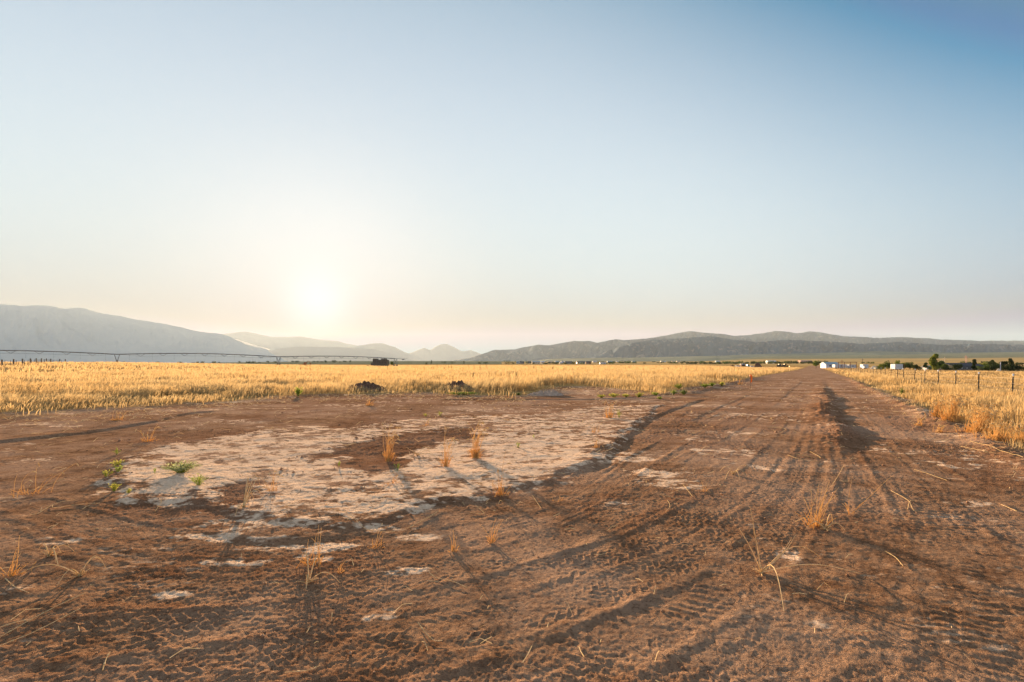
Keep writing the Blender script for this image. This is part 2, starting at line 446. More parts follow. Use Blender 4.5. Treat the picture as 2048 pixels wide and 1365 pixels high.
# scraped edges that drop away from the sun (px line, height, side)
LIPS = [([(-300,912),(0,884),(170,866),(300,846),(370,830),(450,822)], .075), ([(860,800),(1010,800),(1200,799),(1310,792),(1390,783)], .05),
        ([(1165,945),(1205,922),(1250,880),(1290,845),(1340,822),(1410,800)], .045), ([(1380,845),(1440,815),(1500,790)], .02),
        ([(380,1062),(560,1080),(740,1072)], .035), ([(1560,800),(1590,775),(1606,762)], .02)]
LW = [(px_line(l, .25), h) for l, h in LIPS]

def line_dist(X, Y, P, reach):
    """signed side distance and arc length to polyline for points within reach"""
    seg = np.hypot(*(P[1:] - P[:-1]).T); S = np.concatenate([[0], np.cumsum(seg)])
    best = np.full(X.shape, 1e9); sd = np.zeros(X.shape); sl = np.zeros(X.shape)
    k = 8
    for i0 in range(0, len(P)-1, k):
        Q = P[i0:i0+k+1]
        x0, y0 = Q.min(0) - reach; x1, y1 = Q.max(0) + reach
        idx = np.nonzero((X > x0) & (X < x1) & (Y > y0) & (Y < y1))[0]
        if not len(idx): continue
        xs, ys = X[idx], Y[idx]
        for j in range(len(Q)-1):
            ax, ay = Q[j]; dx, dy = Q[j+1] - Q[j]; L2 = dx*dx + dy*dy + 1e-12
            t = np.clip(((xs-ax)*dx + (ys-ay)*dy) / L2, 0, 1)
            ex, ey = xs - ax - t*dx, ys - ay - t*dy
            d = np.hypot(ex, ey); sg = np.sign(dx*ey - dy*ex)
            up = d < best[idx]; ii = idx[up]
            best[ii] = d[up]; sd[ii] = (d*sg)[up]; sl[ii] = S[i0+j] + (t*math.sqrt(L2))[up]
    return best, sd, sl

def poly_sdf(X, Y, P):
    """positive inside"""
    n = len(P); d = np.full(X.shape, 1e9); ins = np.zeros(X.shape, bool)
    for i in range(n):
        ax, ay = P[i]; bx, by = P[(i+1) % n]; dx, dy = bx-ax, by-ay
        t = np.clip(((X-ax)*dx + (Y-ay)*dy) / (dx*dx+dy*dy+1e-12), 0, 1)
        d = np.minimum(d, np.hypot(X-ax-t*dx, Y-ay-t*dy))
        c = (ay > Y) != (by > Y)
        with np.errstate(divide='ignore', invalid='ignore'):
            xi = dx * (Y-ay) / (dy if abs(dy) > 1e-12 else 1e-12) + ax
        ins ^= c & (X < xi)
    return np.where(ins, d, -d)
ISLAND = [px_ground(*p) for p in [(222,968),(240,935),(330,895),(450,872),(590,853),(700,858),(800,842),(930,832),(1090,830),(1200,812),(1320,812),
          (1285,842),(1235,880),(1195,920),(1140,955),(1060,980),(980,998),(880,1008),(800,1042),(700,1062),(600,1056),(480,1030),(400,1012),(330,1008),(255,1000)]]
DARKBAND = [px_ground(*p) for p in [(395,1000),(480,955),(600,915),(690,885),(780,868),(900,858),(985,848),(960,880),(880,905),(790,960),(745,985),(660,1000),(690,950),(640,930),(560,965),(520,1000),(470,1025)]]
PATCH = [(1335,955,70,20,.8),(1250,912,60,12,.8),(1450,902,60,12,.75),(1240,1010,50,10,.5),(600,1048,190,16,1.1),(520,1120,150,10,.9),(620,1095,110,10,.85),(450,1075,120,8,.8),
         (810,1142,38,9,1.),(850,1075,50,6,.8),(757,1232,46,10,.9),(1570,1105,50,22,.5),(60,1180,50,14,.6),(120,1080,60,12,.45),(350,1190,40,8,.6),
         (1480,868,60,6,.6),(1560,830,90,8,.45),(1900,930,60,8,.7),(1860,880,30,6,.6),(1810,905,50,5,.4),(1960,1010,60,8,.5),(1540,935,40,8,.6),(1390,880,40,8,.5),
         (90,920,70,8,.5),(700,812,120,4,.5),(1000,818,160,4,.4),(1250,805,100,3,.4),(1530,1340,60,24,.5),(1700,1110,60,16,.35),(1650,1250,70,14,.3),(450,820,90,4,.4),
         (1600,770,30,6,.4),(1590,800,40,5,.4),(820,865,70,5,.6),(330,1090,40,9,.55),(200,985,30,8,.5)]

def near_relief(X, Y):
    """small relief and surface masks of the bare ground for points within ~70 m"""
    r = np.hypot(X, Y)
    a, c = road_ac(X, Y)
    gm, past = grass_mask(X, Y)
    px = 1024 + F * X / np.maximum(Y, .5); 
    h = 0.011 * fbm(X, Y, 3.5, 3, 1)
    isl = poly_sdf(X, Y, ISLAND) + 0.30 * fbm(X, Y, 0.9, 4, 5)
    island = sstep(-0.05, 0.12, isl)
    dark = sstep(-0.25, 0.2, poly_sdf(X, Y, DARKBAND) - 0.30 + 0.60 * fbm(X, Y, .7, 4, 6))
    crust = np.zeros(X.shape)
    crust = np.maximum(crust, sstep(-0.45, 0.65, isl) * (0.88 - 0.85 * dark) + 0)
    for (cx, cy, rx, ry, k) in PATCH:
        wx, wy = px_ground(cx, cy); x1, _ = px_ground(cx + rx, cy); _, y1 = px_ground(cx, cy - ry); _, y2 = px_ground(cx, cy + ry)
        q = ((X-wx)/(x1-wx))**2 + ((Y-wy)/(.5*(y1-y2)))**2
        crust = np.maximum(crust, k * np.exp(-q*0.8) * 0.62)
    br = fbm(X*.8 + Y*.3, Y*1.2 - X*.2, .50, 6, 9, .7); br2 = fbm(X*.8, Y*1.1, .16, 4, 12, .75)
    crust = crust * .78 * (1 - .42*sstep(9.5, 14, Y)) + (.75 * br + 1.25 * br2) * sstep(.02, .30, crust)
    fl = sstep(.12, .42, fbm(X*.8 + Y*.25, Y*1.2, 1.3, 4, 15, .6)) * sstep(-.1, .25, br2)
    crust = np.maximum(crust, fl * .62 * (.45 + .55 * sstep(6, 14, np.hypot(X, Y))))
    # wheel tracks
    bestd = np.full(X.shape, 9.0); bsd = np.zeros(X.shape); bsl = np.zeros(X.shape); bid = np.zeros(X.shape)
    trk = np.zeros(X.shape); inside = np.zeros(X.shape); fine = np.clip(1.25 - r / 22.0, 0.0, 1)
    for i, (P, hw, dep, lug, kind) in enumerate(TW):
        d, sd, sl = line_dist(X, Y, P, 1.3)
        up = d < bestd
        bestd = np.where(up, d, bestd); bsd = np.where(up, sd, bsd); bsl = np.where(up, sl, bsl); bid = np.where(up, i, bid)
        k = np.nonzero(d < 1.2)[0]
        if not len(k): continue
        dd, sdk, slk = d[k], sd[k], sl[k]
        slk = slk + .10 * (vnoise(slk*3.1 + 5*i, sdk*5, 130+i) - .5)
        wob = 0.03 * (vnoise(slk*1.7, slk*0+i, 40+i) - .5)
        dd = np.abs(sdk + wob)
        wear = (0.55 if i == 5 else 0.30) + (0.45 if i == 5 else 0.70) * sstep(.38, .70, vnoise(slk*.6, slk*0+3*i, 60+i))
        dep_ = dep*.16
        prof = -dep_ * (1 - sstep(hw*.8, hw*1.1, dd)) + dep_ * .9 * gauss(dd - hw*1.2, .045) * (0.5 + vnoise(slk*4, sdk*9, 71+i))
        w = (1 - sstep(hw*.8, hw*1.02, dd))
        if kind == 'A':            # block tread: zigzag grooves
            ph = slk / .085 + 1.1*np.abs(((sdk+wob) / .11) % 2 - 1)
            L = np.abs((ph % 1) - .5) * 2
            L2 = np.abs((((sdk+wob) / .11 + .5*np.floor(ph)) % 1) - .5) * 2
            lugs = np.maximum(sstep(.62, .92, L), sstep(.72, .95, L2))
        elif kind == 'B':          # cross bars
            ph = slk / .105 + (sdk+wob) / .5
            lugs = sstep(.3, .9, np.abs((ph % 1) - .5) * 2) * (np.abs(np.abs(sdk+wob) - hw*.5) > .02)
        else:
            ph = (sdk+wob) / .06; lugs = sstep(.4, .9, np.abs((ph % 1) - .5) * 2)
        lugs = lugs * (.12 + 1.0 * sstep(.3, .8, vnoise(slk*4.5, sdk*6, 90+i)))
        trk[k] += (prof + lug * .55 * lugs * w * fine[k]) * wear
        inside[k] = np.maximum(inside[k], w * wear)
    trk = np.clip(trk, -.06, .06)
    near = 1 - sstep(.5, 1.25, bestd)
    streak = ((vnoise(bsd*9 + bid*31, bsl*.6, 21) - .5) * .007 + (vnoise(bsd*26 + bid*17, bsl*1.6, 22) - .5) * .005) * sstep(.3, .7, vnoise(X*.7+9, Y*.5, 23))
    h = h + trk + streak * near * (1 - .7*inside) * (1 - .6*island)
    h = h + island * .018
    # rough broken ground
    loose0 = sstep(.4, .6, vnoise(X*.5, Y*.5, 47))
    rough = 1 - .65 * inside
    band = gauss(isl - .02, .18)
    lump = np.maximum(0, fbm(X, Y, .30, 4, 31, .6))
    h = h + rough * (.008 * fbm(X, Y, .5, 4, 33, .6) + .0065*fbm(X, Y, .12, 3, 35, .75)*fine) + (.0025 + .0035*loose0) * fbm(X, Y, .035, 2, 36, .8) * fine + lump * (.022 * band + .026*dark*island)
    plates = np.floor((fbm(X, Y*1.2, .55, 4, 37) + 1) * 7) / 7
    h = h + (.012 * plates + .004 * br2) * island * (1 - dark)
    # berm down the middle of the road and windrows at both sides
    wob = .30 * fbm(a, a*0, 3.0, 3, 81)
    amp = sstep(10.5, 13.5, a) * (1 - sstep(34, 46, a)) * (.55 + .6*vnoise(a*.45, a*0, 83)) + .12 * sstep(12, 14, a) * (1 - sstep(60, 90, a))
    lum = 1 + .9 * fbm(X, Y, .35, 4, 85, .65)
    cc = c - (.42 + wob)
    h = h + np.where(cc < 0, gauss(cc, .55), gauss(cc, .16)) * .078 * amp * lum - gauss(cc - .42, .24) * .022 * amp
    bermy = gauss(cc, .5) * amp
    h = h + gauss(c - 3.15 - .2*wob, .35) * .07 * (a > -2) * lum + gauss(c + 6.3 - .3*wob, .4) * .07 * (a > 30) * lum
    for (P, hh) in LW:
        d, sd, sl = line_dist(X, Y, P, 1.2)
        e = sd + .10 * fbm(X, Y, .5, 3, 95)
        L = P[-1]; tot = np.hypot(*(P[1:]-P[:-1]).T).sum()
        endf = sstep(0, .8, sl) * (1 - sstep(tot-.8, tot, sl))
        k = d < 1.15
        up = sstep(-.06, .06, e) * gauss(np.maximum(e, 0), .75)
        h = h + np.where(k, hh * .65 * (up * .7 - gauss(e + .10, .10) * .45) * endf * (.7 + .3*lum), 0)
    # rolled lip against the grass
    h = h * (1 - .5*gm) + gm * .02 * fbm(X, Y, 1.0, 3, 99)
    h = h + gm * (1 - gm) * 4 * .05 * (lum*.6)
    # pale sandy hollow at the field edge
    sx, sy = px_ground(1160, 786)
    q = ((X - sx) / 4.0)**2 + ((Y - sy) / 3.6)**2
    crust = np.maximum(crust, .34*np.exp(-q*1.2)); 
    loose = np.clip(.9*dark*island + .9*bermy + .55*sstep(.45, .62, vnoise(X*.5, Y*.5, 47)) * (1-inside) + .5*band, 0, 1) * (1 - crust*.5)
    return h, np.clip(crust, 0, 1), loose, gm, past

# ------------------------------------------------------------------ ground
def build_ground():
    th = np.radians(np.concatenate([np.linspace(-180, -60, 24, endpoint=False), np.linspace(-60, -47, 40, endpoint=False), np.linspace(-47, 47, 860, endpoint=False),
                                    np.linspace(47, 60, 40, endpoint=False), np.linspace(60, 180, 25)]))
    rr = [0.2, .6, 1.0, 1.4, 1.8, 2.1]
    while rr[-1] < 70: rr.append(rr[-1] * (1.0040 + max(0, rr[-1]-10) * 0.00006))
    while rr[-1] < 52000: rr.append(rr[-1] * 1.04)
    rr = np.array(rr)
    R, T = np.meshgrid(rr, th, indexing='ij')
    X = (R * np.sin(T)).ravel(); Y = (R * np.cos(T)).ravel()
    Rf = R.ravel()
    Z = hbase(X, Y)
    n = len(X)
    crust = np.zeros(n); loose = np.zeros(n)
    gm, past = grass_mask(X, Y)
    k = np.nonzero((Rf < 75) & (np.abs(T.ravel()) < math.radians(75)))[0]
    h, c_, l_, _, _ = near_relief(X[k], Y[k])
    jit = (RNG.uniform(0, 1, n) - .5)
    Z[k] += (jit[k] * .0010 * (.25 + 1.3*sstep(.3, .7, vnoise(X[k]*.8+3, Y[k]*.8, 77))) * np.clip(Rf[k], 3, 14) * (.45 + .9*l_) * (.6 + .4*(c_ < .4)) * (1 - gm[k]))
    Z[k] += h * (1 - sstep(60, 75, Rf[k])); crust[k] = c_; loose[k] = l_
    D = np.maximum(Y, 1); u = X / D
    far = sstep(500, 800, Rf)
    a, c = road_ac(X, Y)
    # beyond 300 m everything off the road is field
    brush = np.where(u < -.02, sstep(650, 1000, Rf), sstep(2200, 3600, Rf + 900*fbm(X, Y, 900, 3, 301)))
    nr, nt = R.shape
    i = np.arange(nr-1)[:, None]; j = np.arange(nt-1)[None, :]
    A = (i*nt + j).ravel(); f = np.stack([A, A+nt, A+nt+1, A+1], 1)
    f = f[:, ::-1]
    o = np_mesh('ground', np.stack([X, Y, Z], 1), [f], M['ground'], smooth=True,
                attrs={'crust': crust, 'loose': loose, 'grass': gm, 'far': far, 'brush': brush}, kind='structure')
    return o
build_ground()
# ------------------------------------------------------------------ mountains
def mountain_mat(name, a, b_, c, s):
    m, _, _ = new_mat(name); b = NB(m)
    n1 = b.noise(s, 6, 0.65); n2 = b.noise(s*6, 5, 0.7)
    col = b.mix(b.ramp(n1, .40, .62), a, b_)
    col = b.mix(b.math('MULTIPLY', b.math('MULTIPLY', b.ramp(n2, .50, .62), b.ramp(b.noise(s*2.3, 4, .6), .42, .6)), .5), col, c)
    b.out(b.bsdf(col, .95, b.bump(n2, 50.0, .5), .05)); return m
M['mt_wood_haze'] = mountain_mat('wooded_haze_slope', (.010, .042, .086), (.034, .076, .118), (.24, .22, .21), .0020)  # woods and rock, with blue distance haze mixed into the colour
M['mt_haze_grey'] = mountain_mat('hazed_slope', (.27, .32, .365), (.29, .34, .38), (.31, .35, .385), .0010)  # pale colour stands in for thick haze over the range
M['mt_sun_haze'] = mountain_mat('sun_haze_slope', (.58, .465, .37), (.60, .485, .39), (.62, .50, .40), .0010)  # far haze and peach sun glow painted into the slope colour
def ridge(name, prof, D0, depth, mat, seed, base_py=730, spur=.14, rough=1.0, slant=0.0):
    """a mountain range as a height field whose crest follows the skyline at distance D0"""
    P = np.array(prof, float)
    x0, x1 = P[0, 0], P[-1, 0]
    nx = int((x1-x0) / 2.2); ny = 46
    px = np.linspace(x0, x1, nx); t = np.linspace(-1, 1, ny)
    PX, TT = np.meshgrid(px, t, indexing='ij')
    D = D0 * (1 + slant * (PX-1024) / 1024)
    wl = D0 * .13
    U = (PX-1024)/F * D
    crest = (HOR - np.interp(PX, P[:, 0], P[:, 1])) / F * D + CAMZ
    crest_n = crest + (rough * D0 * .0013) * (fbm(U, U*0, wl*.16, 5, seed, .6) )
    wob = depth * .22 * fbm(U, U*0, wl*1.5, 3, seed+9)
    Yc = D + TT * depth + wob
    fall = 1 - np.abs(TT) ** 1.15
    sp = 1 - np.abs(fbm(U + TT*depth*.25, TT*depth, wl*.55, 5, seed+3, .55)) * 2
    g = np.where(TT < 0, fall, fall)
    env = np.sin(np.pi * np.clip(np.abs(TT), 0, 1))
    Z = crest_n * (g + spur * (sp - .55) * env * .8)
    Z = np.where(np.abs(TT) < .03, crest_n, Z)
    Xw = (PX-1024)/F * Yc        # straight spurs run towards the viewer
    Z = np.minimum(Z, (crest_n - CAMZ) * (Yc / D) * 1.0 + CAMZ)
    ground = hbase(Xw, Yc) - 25
    Z = np.maximum(Z, ground)
    Z[:, 0] = -80; Z[:, -1] = -80
    i = np.arange(nx-1)[:, None]; j = np.arange(ny-1)[None, :]
    A = (i*ny + j).ravel(); f = np.stack([A, A+ny, A+ny+1, A+1], 1)
    np_mesh(name, np.stack([Xw.ravel(), Yc.ravel(), Z.ravel()], 1), [f], mat, smooth=True, kind='structure')
ridge('hills', [(-900,640),(-500,612),(-200,604),(0,609),(30,610),(45,612),(90,611),(130,618),(158,616),(175,618),(205,628),(245,633),(265,638),(330,647),(400,662),(445,668),(480,680),(540,700),(600,730)], 12000, 2900, M['mt_haze_grey'], seed=400)
ridge('hills', [(380,700),(420,676),(445,668),(490,663),(510,666),(540,673),(600,672.5),(650,680),(675,682),(695,688),(712,691),(735,697),(760,712),(800,730)], 19000, 3200, M['mt_sun_haze'], seed=410)
ridge('hills', [(690,705),(712,692),(728,690),(745,687),(765,687),(790,694),(808,704),(830,711),(850,722),(880,732)], 15500, 1800, M['mt_sun_haze'], seed=420)
ridge('hills', [(430,730),(500,708),(560,697),(600,694),(700,695),(750,699),(800,712),(840,722),(880,732)], 11500, 1600, M['mt_sun_haze'], seed=430, rough=.5)
ridge('hills', [(770,730),(810,711),(826,705),(838,700),(848,696),(860,700),(872,693),(880,689),(893,688),(905,693),(925,703),(942,700.5),(957,706),(975,714),(1010,732)], 17000, 1700, M['mt_sun_haze'], seed=440)
ridge('hills', [(840,732),(900,723),(940,716),(970,707),(990,700),(1030,699),(1075,689),(1100,691),(1150,682),(1163,683),(1178,682),(1195,686),(1230,679),(1250,681),(1290,678),(1330,674),(1400,690),(1500,732)], 12000, 1900, M['mt_wood_haze'], seed=450, spur=1.1)
ridge('hills', [(1180,732),(1250,690),(1300,676),(1335,671),(1375,663),(1400,664.5),(1450,669),(1470,673),(1520,668),(1550,662),(1570,663),(1592,666.5),(1620,663),(1640,665.5),(1690,673),(1760,676),(1800,675),(1830,675.5),(1900,680),(1960,682),(2048,682),(2300,684),(2700,700)], 14000, 2300, M['mt_wood_haze'], seed=460, spur=1.1)
ridge('hills', [(1150,732),(1220,700),(1270,686),(1300,681),(1370,677),(1420,672),(1460,679),(1500,683),(1540,690),(1600,696),(1680,732)], 8200, 1500, M['mt_wood_haze'], seed=470, spur=1.1)
ridge('hills', [(1380,732),(1440,702),(1520,684),(1560,680),(1640,682),(1720,688),(1800,684),(1880,690),(1960,688),(2048,690),(2300,688),(2700,705)], 7600, 1500, M['mt_wood_haze'], seed=480, spur=1.1)
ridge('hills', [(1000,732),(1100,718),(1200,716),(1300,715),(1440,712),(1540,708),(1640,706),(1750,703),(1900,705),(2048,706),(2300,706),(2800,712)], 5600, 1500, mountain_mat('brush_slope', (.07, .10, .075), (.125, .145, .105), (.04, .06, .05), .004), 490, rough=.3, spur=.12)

# ------------------------------------------------------------------ standing dry grass (one uncountable mass)
def grass_blades(x, y, z, hgt, wid, lean, curl, heads=None):
    n = len(x)
    az = RNG.uniform(0, 2*np.pi, n)                       # facing of the flat side
    # turn most blades broadside to nothing in particular
    la = RNG.normal(0.2, 1.1, n)                         # lean direction, mostly down wind (+x)
    lx, ly = np.cos(la) * lean * hgt, np.sin(la) * lean * hgt
    sx, sy = np.cos(az) * wid, np.sin(az) * wid
    rows = []
    for (t, w) in ((0, .8), (.5, 1.0), (.82, .8)):
        ox, oy = lx * t**2, ly * t**2
        zz = z + hgt * t * (1 - .25*lean*t) - .02
        rows.append(np.stack([x+ox-sx*w, y+oy-sy*w, zz], 1)); rows.append(np.stack([x+ox+sx*w, y+oy+sy*w, zz], 1))
    rows.append(np.stack([x+lx*1.1, y+ly*1.1, z + hgt*(1-.3*lean)*1.0], 1))
    V = np.stack(rows, 1).reshape(-1, 3)
    b0 = np.arange(n)[:, None] * 7
    q = np.concatenate([b0 + [0, 1, 3, 2], b0 + [2, 3, 5, 4]], 0); t3 = b0 + [4, 5, 6]
    h = np.tile([0, 0, .5, .5, .8, .8, 1.0], n); r = np.repeat(RNG.uniform(0, 1, n)**1.5, 7)
    return V, q, t3, h, r
def scatter(n, r0, r1, amax=50, pw=2):
    th = np.radians(RNG.uniform(-amax, amax, n)); r = (r0**pw + RNG.uniform(0, 1, n) * (r1**pw - r0**pw)) ** (1.0/pw)
    return r*np.sin(th), r*np.cos(th)
parts = []
def field_zone(n, r0, r1, wid, hscale, pw, clump, side=False):
    x, y = scatter(n, r0, r1, 52, pw)
    if side:                                              # verge and field beyond the frame
        th = np.radians(RNG.choice([-1, 1], n) * RNG.uniform(51, 78, n)); r = np.hypot(x, y); x, y = r*np.sin(th), r*np.cos(th)
    if clump:                                             # pull stems together into clumps
        cxs = np.round(x / clump + RNG.normal(0, .12, n)) * clump + (_hash(np.round(x/clump), np.round(y/clump), 5) - .5) * clump
        cys = np.round(y / clump + RNG.normal(0, .12, n)) * clump + (_hash(np.round(x/clump), np.round(y/clump), 6) - .5) * clump
        k = RNG.uniform(.2, .75, n); x = x*(1-k) + cxs*k; y = y*(1-k) + cys*k
    gm, past = grass_mask(x, y)
    a, c = road_ac(x, y)
    dens = .58 + 1.7*fbm(x, y, 5.0, 5, 61, .6)
    patch = fbm(x, y, 1.6, 3, 67)
    De = grass_edge_D(x, y)
    edge = np.where(c > 3, c - 3.3, np.minimum((y - De) * .5, -6.3 - c))
    dens = dens * (.25 + .75*sstep(.3, 3.5, edge + patch*3)) * (1 - .45*past)
    strip = (c > 3) & (c < 7.6)
    dens = np.where(strip, dens * (.5 + .7*sstep(-.1, .35, patch)), dens)
    # the sandy hollow stays bare
    sx, sy = px_ground(1160, 786); q = ((x - sx) / 4.4)**2 + ((y - sy) / 2.6)**2
    keep = (RNG.uniform(0, 1, n) < gm * np.clip(dens, .05, 1)) & (q > 1)
    x, y, gm, past, edge, c, patch = (v[keep] for v in (x, y, gm, past, edge, c, patch))
    m = len(x)
    hgt = RNG.uniform(.55, 1.0, m) * (.60 + .36*fbm(x, y, 3.2, 4, 63, .6)) * hscale
    hgt *= (.42 + .58*sstep(0, 3.5, edge + patch)) * (1 - .55*past) * np.where(c > 3, .80, 1)
    u = x / np.maximum(y, 1)
    fluffy = 1 - sstep(-.62, -.28, u)                      # wilder, matted growth at the left
    lean = np.abs(RNG.normal(.18, .14, m)) + fluffy * RNG.uniform(0, .42, m) * (1 - sstep(6, 16, edge))
    w = wid * RNG.uniform(.6, 1.4, m) * (1 + .5*fluffy)
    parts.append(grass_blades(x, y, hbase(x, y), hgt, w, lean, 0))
field_zone(330000, 8, 42, .0065, 1.25, 1.6, .55)
field_zone(110000, 4, 45, .0075, 1.25, 1.6, .55, True)
field_zone(330000, 40, 100, .013, 1.25, 1.5, .9)
field_zone(300000, 95, 420, .045, 1.2, 1.2, 0)
def join_blades(parts, name, mat, **k):
    Vs, Qs, Ts, Hs, Rs, off = [], [], [], [], [], 0
    for V, q, t, h, r in parts:
        Vs.append(V); Qs.append(q+off); Ts.append(t+off); Hs.append(h); Rs.append(r); off += len(V)
    return np_mesh(name, np.concatenate(Vs), [np.concatenate(Qs), np.concatenate(Ts)], mat, attrs={'h': np.concatenate(Hs), 'r': np.concatenate(Rs)}, **k)
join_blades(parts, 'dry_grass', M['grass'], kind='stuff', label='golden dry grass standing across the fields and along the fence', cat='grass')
# ------------------------------------------------------------------ plants on the bare ground
def ground_z(x, y):
    X = np.array([float(x)]); Y = np.array([float(y)])
    return float(hbase(X, Y)[0] + near_relief(X, Y)[0][0])
GX = np.linspace(-26, 46, 10)
def gz_fast(xs, ys):
    xs = np.asarray(xs, float); ys = np.asarray(ys, float)
    return hbase(xs, ys) + near_relief(xs, ys)[0]

def stem_pts(rnd, base, L, az, tilt, droop=.25, n=6):
    pts = []; p = Vector(base); d = Vector((math.cos(az)*math.sin(tilt), math.sin(az)*math.sin(tilt), math.cos(tilt)))
    wv = Vector((rnd.gauss(0, .05), rnd.gauss(0, .05), 0))
    for i in range(n + 1):
        t = i / n
        pts.append(tuple(p + d * (L*t) + Vector((math.cos(az), math.sin(az), -.6)) * (droop * L * t**3) + wv * math.sin(t*3.1) * L))
    return pts
def make_tuft(px, py, hpx, n, spread, label, heads=True, wid=.0022, lean=.25, lower=.5, wpx=None, group=None, seed=None):
    rnd = random.Random(seed or int(px*7 + py))
    x, y = px_ground(px, py); z = ground_z(x, y)
    H = hpx / F * y
    root = empty('dry_grass_tuft', (x, y, z), label=label, cat='grass tuft', group=group)
    mb = MB(); hb = MB(); hh = []; wid = wid * 1.5 * max(1, y / 7.5)
    hs = []
    for k in range(n):
        a0 = rnd.uniform(0, 6.28); r0 = abs(rnd.gauss(0, spread)); b_ = (r0*math.cos(a0), r0*math.sin(a0), -.01)
        L = H * rnd.uniform(lower, 1.0) * (1.06 if k else 1.12); az = rnd.gauss(.2, 1.3); ti = abs(rnd.gauss(0, lean))
        P = stem_pts(rnd, b_, L, az, ti, .18 if heads else .1)
        mb.tube(P, [wid*(1-.6*i/6) for i in range(7)], 3, False)
        if heads and rnd.random() < .75:
            tip = Vector(P[-1]); d = Vector((math.cos(az)*.8+.3, math.sin(az)*.5, rnd.uniform(-.7, .4))).normalized()
            l = min(.06, H*.14) * rnd.uniform(.6, 1.3)
            hb.tube([tip, tip + d*l*.35, tip + d*l*.75 + Vector((0,0,-.2*l)), tip + d*l + Vector((0,0,-.4*l))], [wid*.8, wid*2.6, wid*2.2, wid*.5], 4, False)
    mb.mi = 1
    if hb.f: mb.add(hb.v, hb.f)
    mb.mi = 0
    for k in range(int(n * 2.2)):                        # short broken blades at the foot
        a0 = rnd.uniform(0, 6.28); r0 = abs(rnd.gauss(0, spread)); L = H * rnd.uniform(.1, .33)
        mb.tube(stem_pts(rnd, (r0*math.cos(a0), r0*math.sin(a0), -.01), L, a0, rnd.uniform(.05, .2 + lean*1.6), .2, 4), wid*.9, 3, False)
    o = mb.build('stems', [M['tuft'], M['seed']], root)
    me = o.data; co = np.empty(len(me.vertices)*3, np.float32); me.vertices.foreach_get('co', co)
    a = me.attributes.new('h', 'FLOAT', 'POINT'); a.data.foreach_set('value', np.clip(co[2::3]/max(H, .01), 0, 1))
    a = me.attributes.new('r', 'FLOAT', 'POINT'); a.data.foreach_set('value', np.zeros(len(me.vertices), np.float32))
    return root
make_tuft(777, 926, 80, 24, .03, 'tall wiry dry grass tuft, left of the three upright ones on the pale crust', lean=.10)
make_tuft(891, 936, 86, 15, .028, 'tall thin dry grass tuft, middle one of three on the pale crust', lean=.11)
make_tuft(951, 919, 80, 34, .04, 'densest upright golden grass tuft, right of the three on the pale crust', lean=.09)
make_tuft(1000, 991, 36, 18, .07, 'low bushy straw tuft with one long stem at the lower edge of the crust', lean=.5, heads=False)
make_tuft(1000, 991, 110, 3, .02, 'few hair thin tall stems growing out of the low bushy straw tuft', lean=.08)
make_tuft(783, 972, 34, 8, .08, 'small sprawling straw tuft under the left tall tuft', heads=False, lean=.9)
make_tuft(1633, 1054, 94, 14, .05, 'large spiky dry tuft standing in the middle of the road', heads=False, lean=.33)
make_tuft(625, 1130, 82, 8, .05, 'thin leaning dry stems above the lower wheel track at the left', heads=False, lean=.4)
make_tuft(905, 1105, 60, 4, .02, 'tiny forked golden tuft below the crust edge', heads=False, lean=.25, wid=.003)
make_tuft(982, 1086, 58, 7, .03, 'small upright golden tuft right of the tiny forked one', heads=False, lean=.35)
make_tuft(748, 1095, 42, 6, .03, 'slanting straw tuft left of the tiny forked one', heads=False, lean=.8)
make_tuft(680, 1146, 34, 4, .02, 'short bent straw sprig beside the thin leaning stems', heads=False, lean=.7)
make_tuft(232, 842, 22, 12, .07, 'rusty orange tuft near the far left field edge', heads=False, lean=.5)
make_tuft(295, 884, 40, 8, .06, 'thin seeded tuft left of the crust on the far loop track', lean=.5)
make_tuft(738, 812, 18, 14, .08, 'small orange tuft on the far loop track', heads=False, lean=.6)
make_tuft(1218, 838, 42, 12, .09, 'pale upright tuft on the far right tip of the crust', lean=.12)
make_tuft(1192, 900, 24, 5, .04, 'small thin tuft near the right edge of the crust', lean=.2)
make_tuft(1190, 868, 20, 5, .08, 'faint thin tuft just above the right edge of the crust', lean=.2)
make_tuft(545, 988, 58, 5, .04, 'spindly bent stems rising from the flattened straw', lean=.45)
make_tuft(1409, 985, 26, 4, .02, 'short crossed stems on the left side of the road', heads=False, lean=.7)
make_tuft(1700, 1030, 110, 2, .02, 'single long thin stem leaning right above the spiky tuft', heads=False, lean=.3)
make_tuft(22, 1152, 84, 7, .05, 'thin stems at the far left edge of the bare ground', heads=False, lean=.35)
make_tuft(60, 990, 75, 7, .12, 'sparse greenish grass stems left of the crust', lean=.5)
make_tuft(1480, 770, 18, 8, .1, 'small tuft beside the orange flagged stake', heads=False, lean=.2)
make_tuft(850, 855, 20, 4, .06, 'thin tuft between crust and loop track, nearest the middle', lean=.2)
make_tuft(1120, 1000, 16, 5, .05, 'short straw sprig on the crust rim, lower right', heads=False, lean=.6)
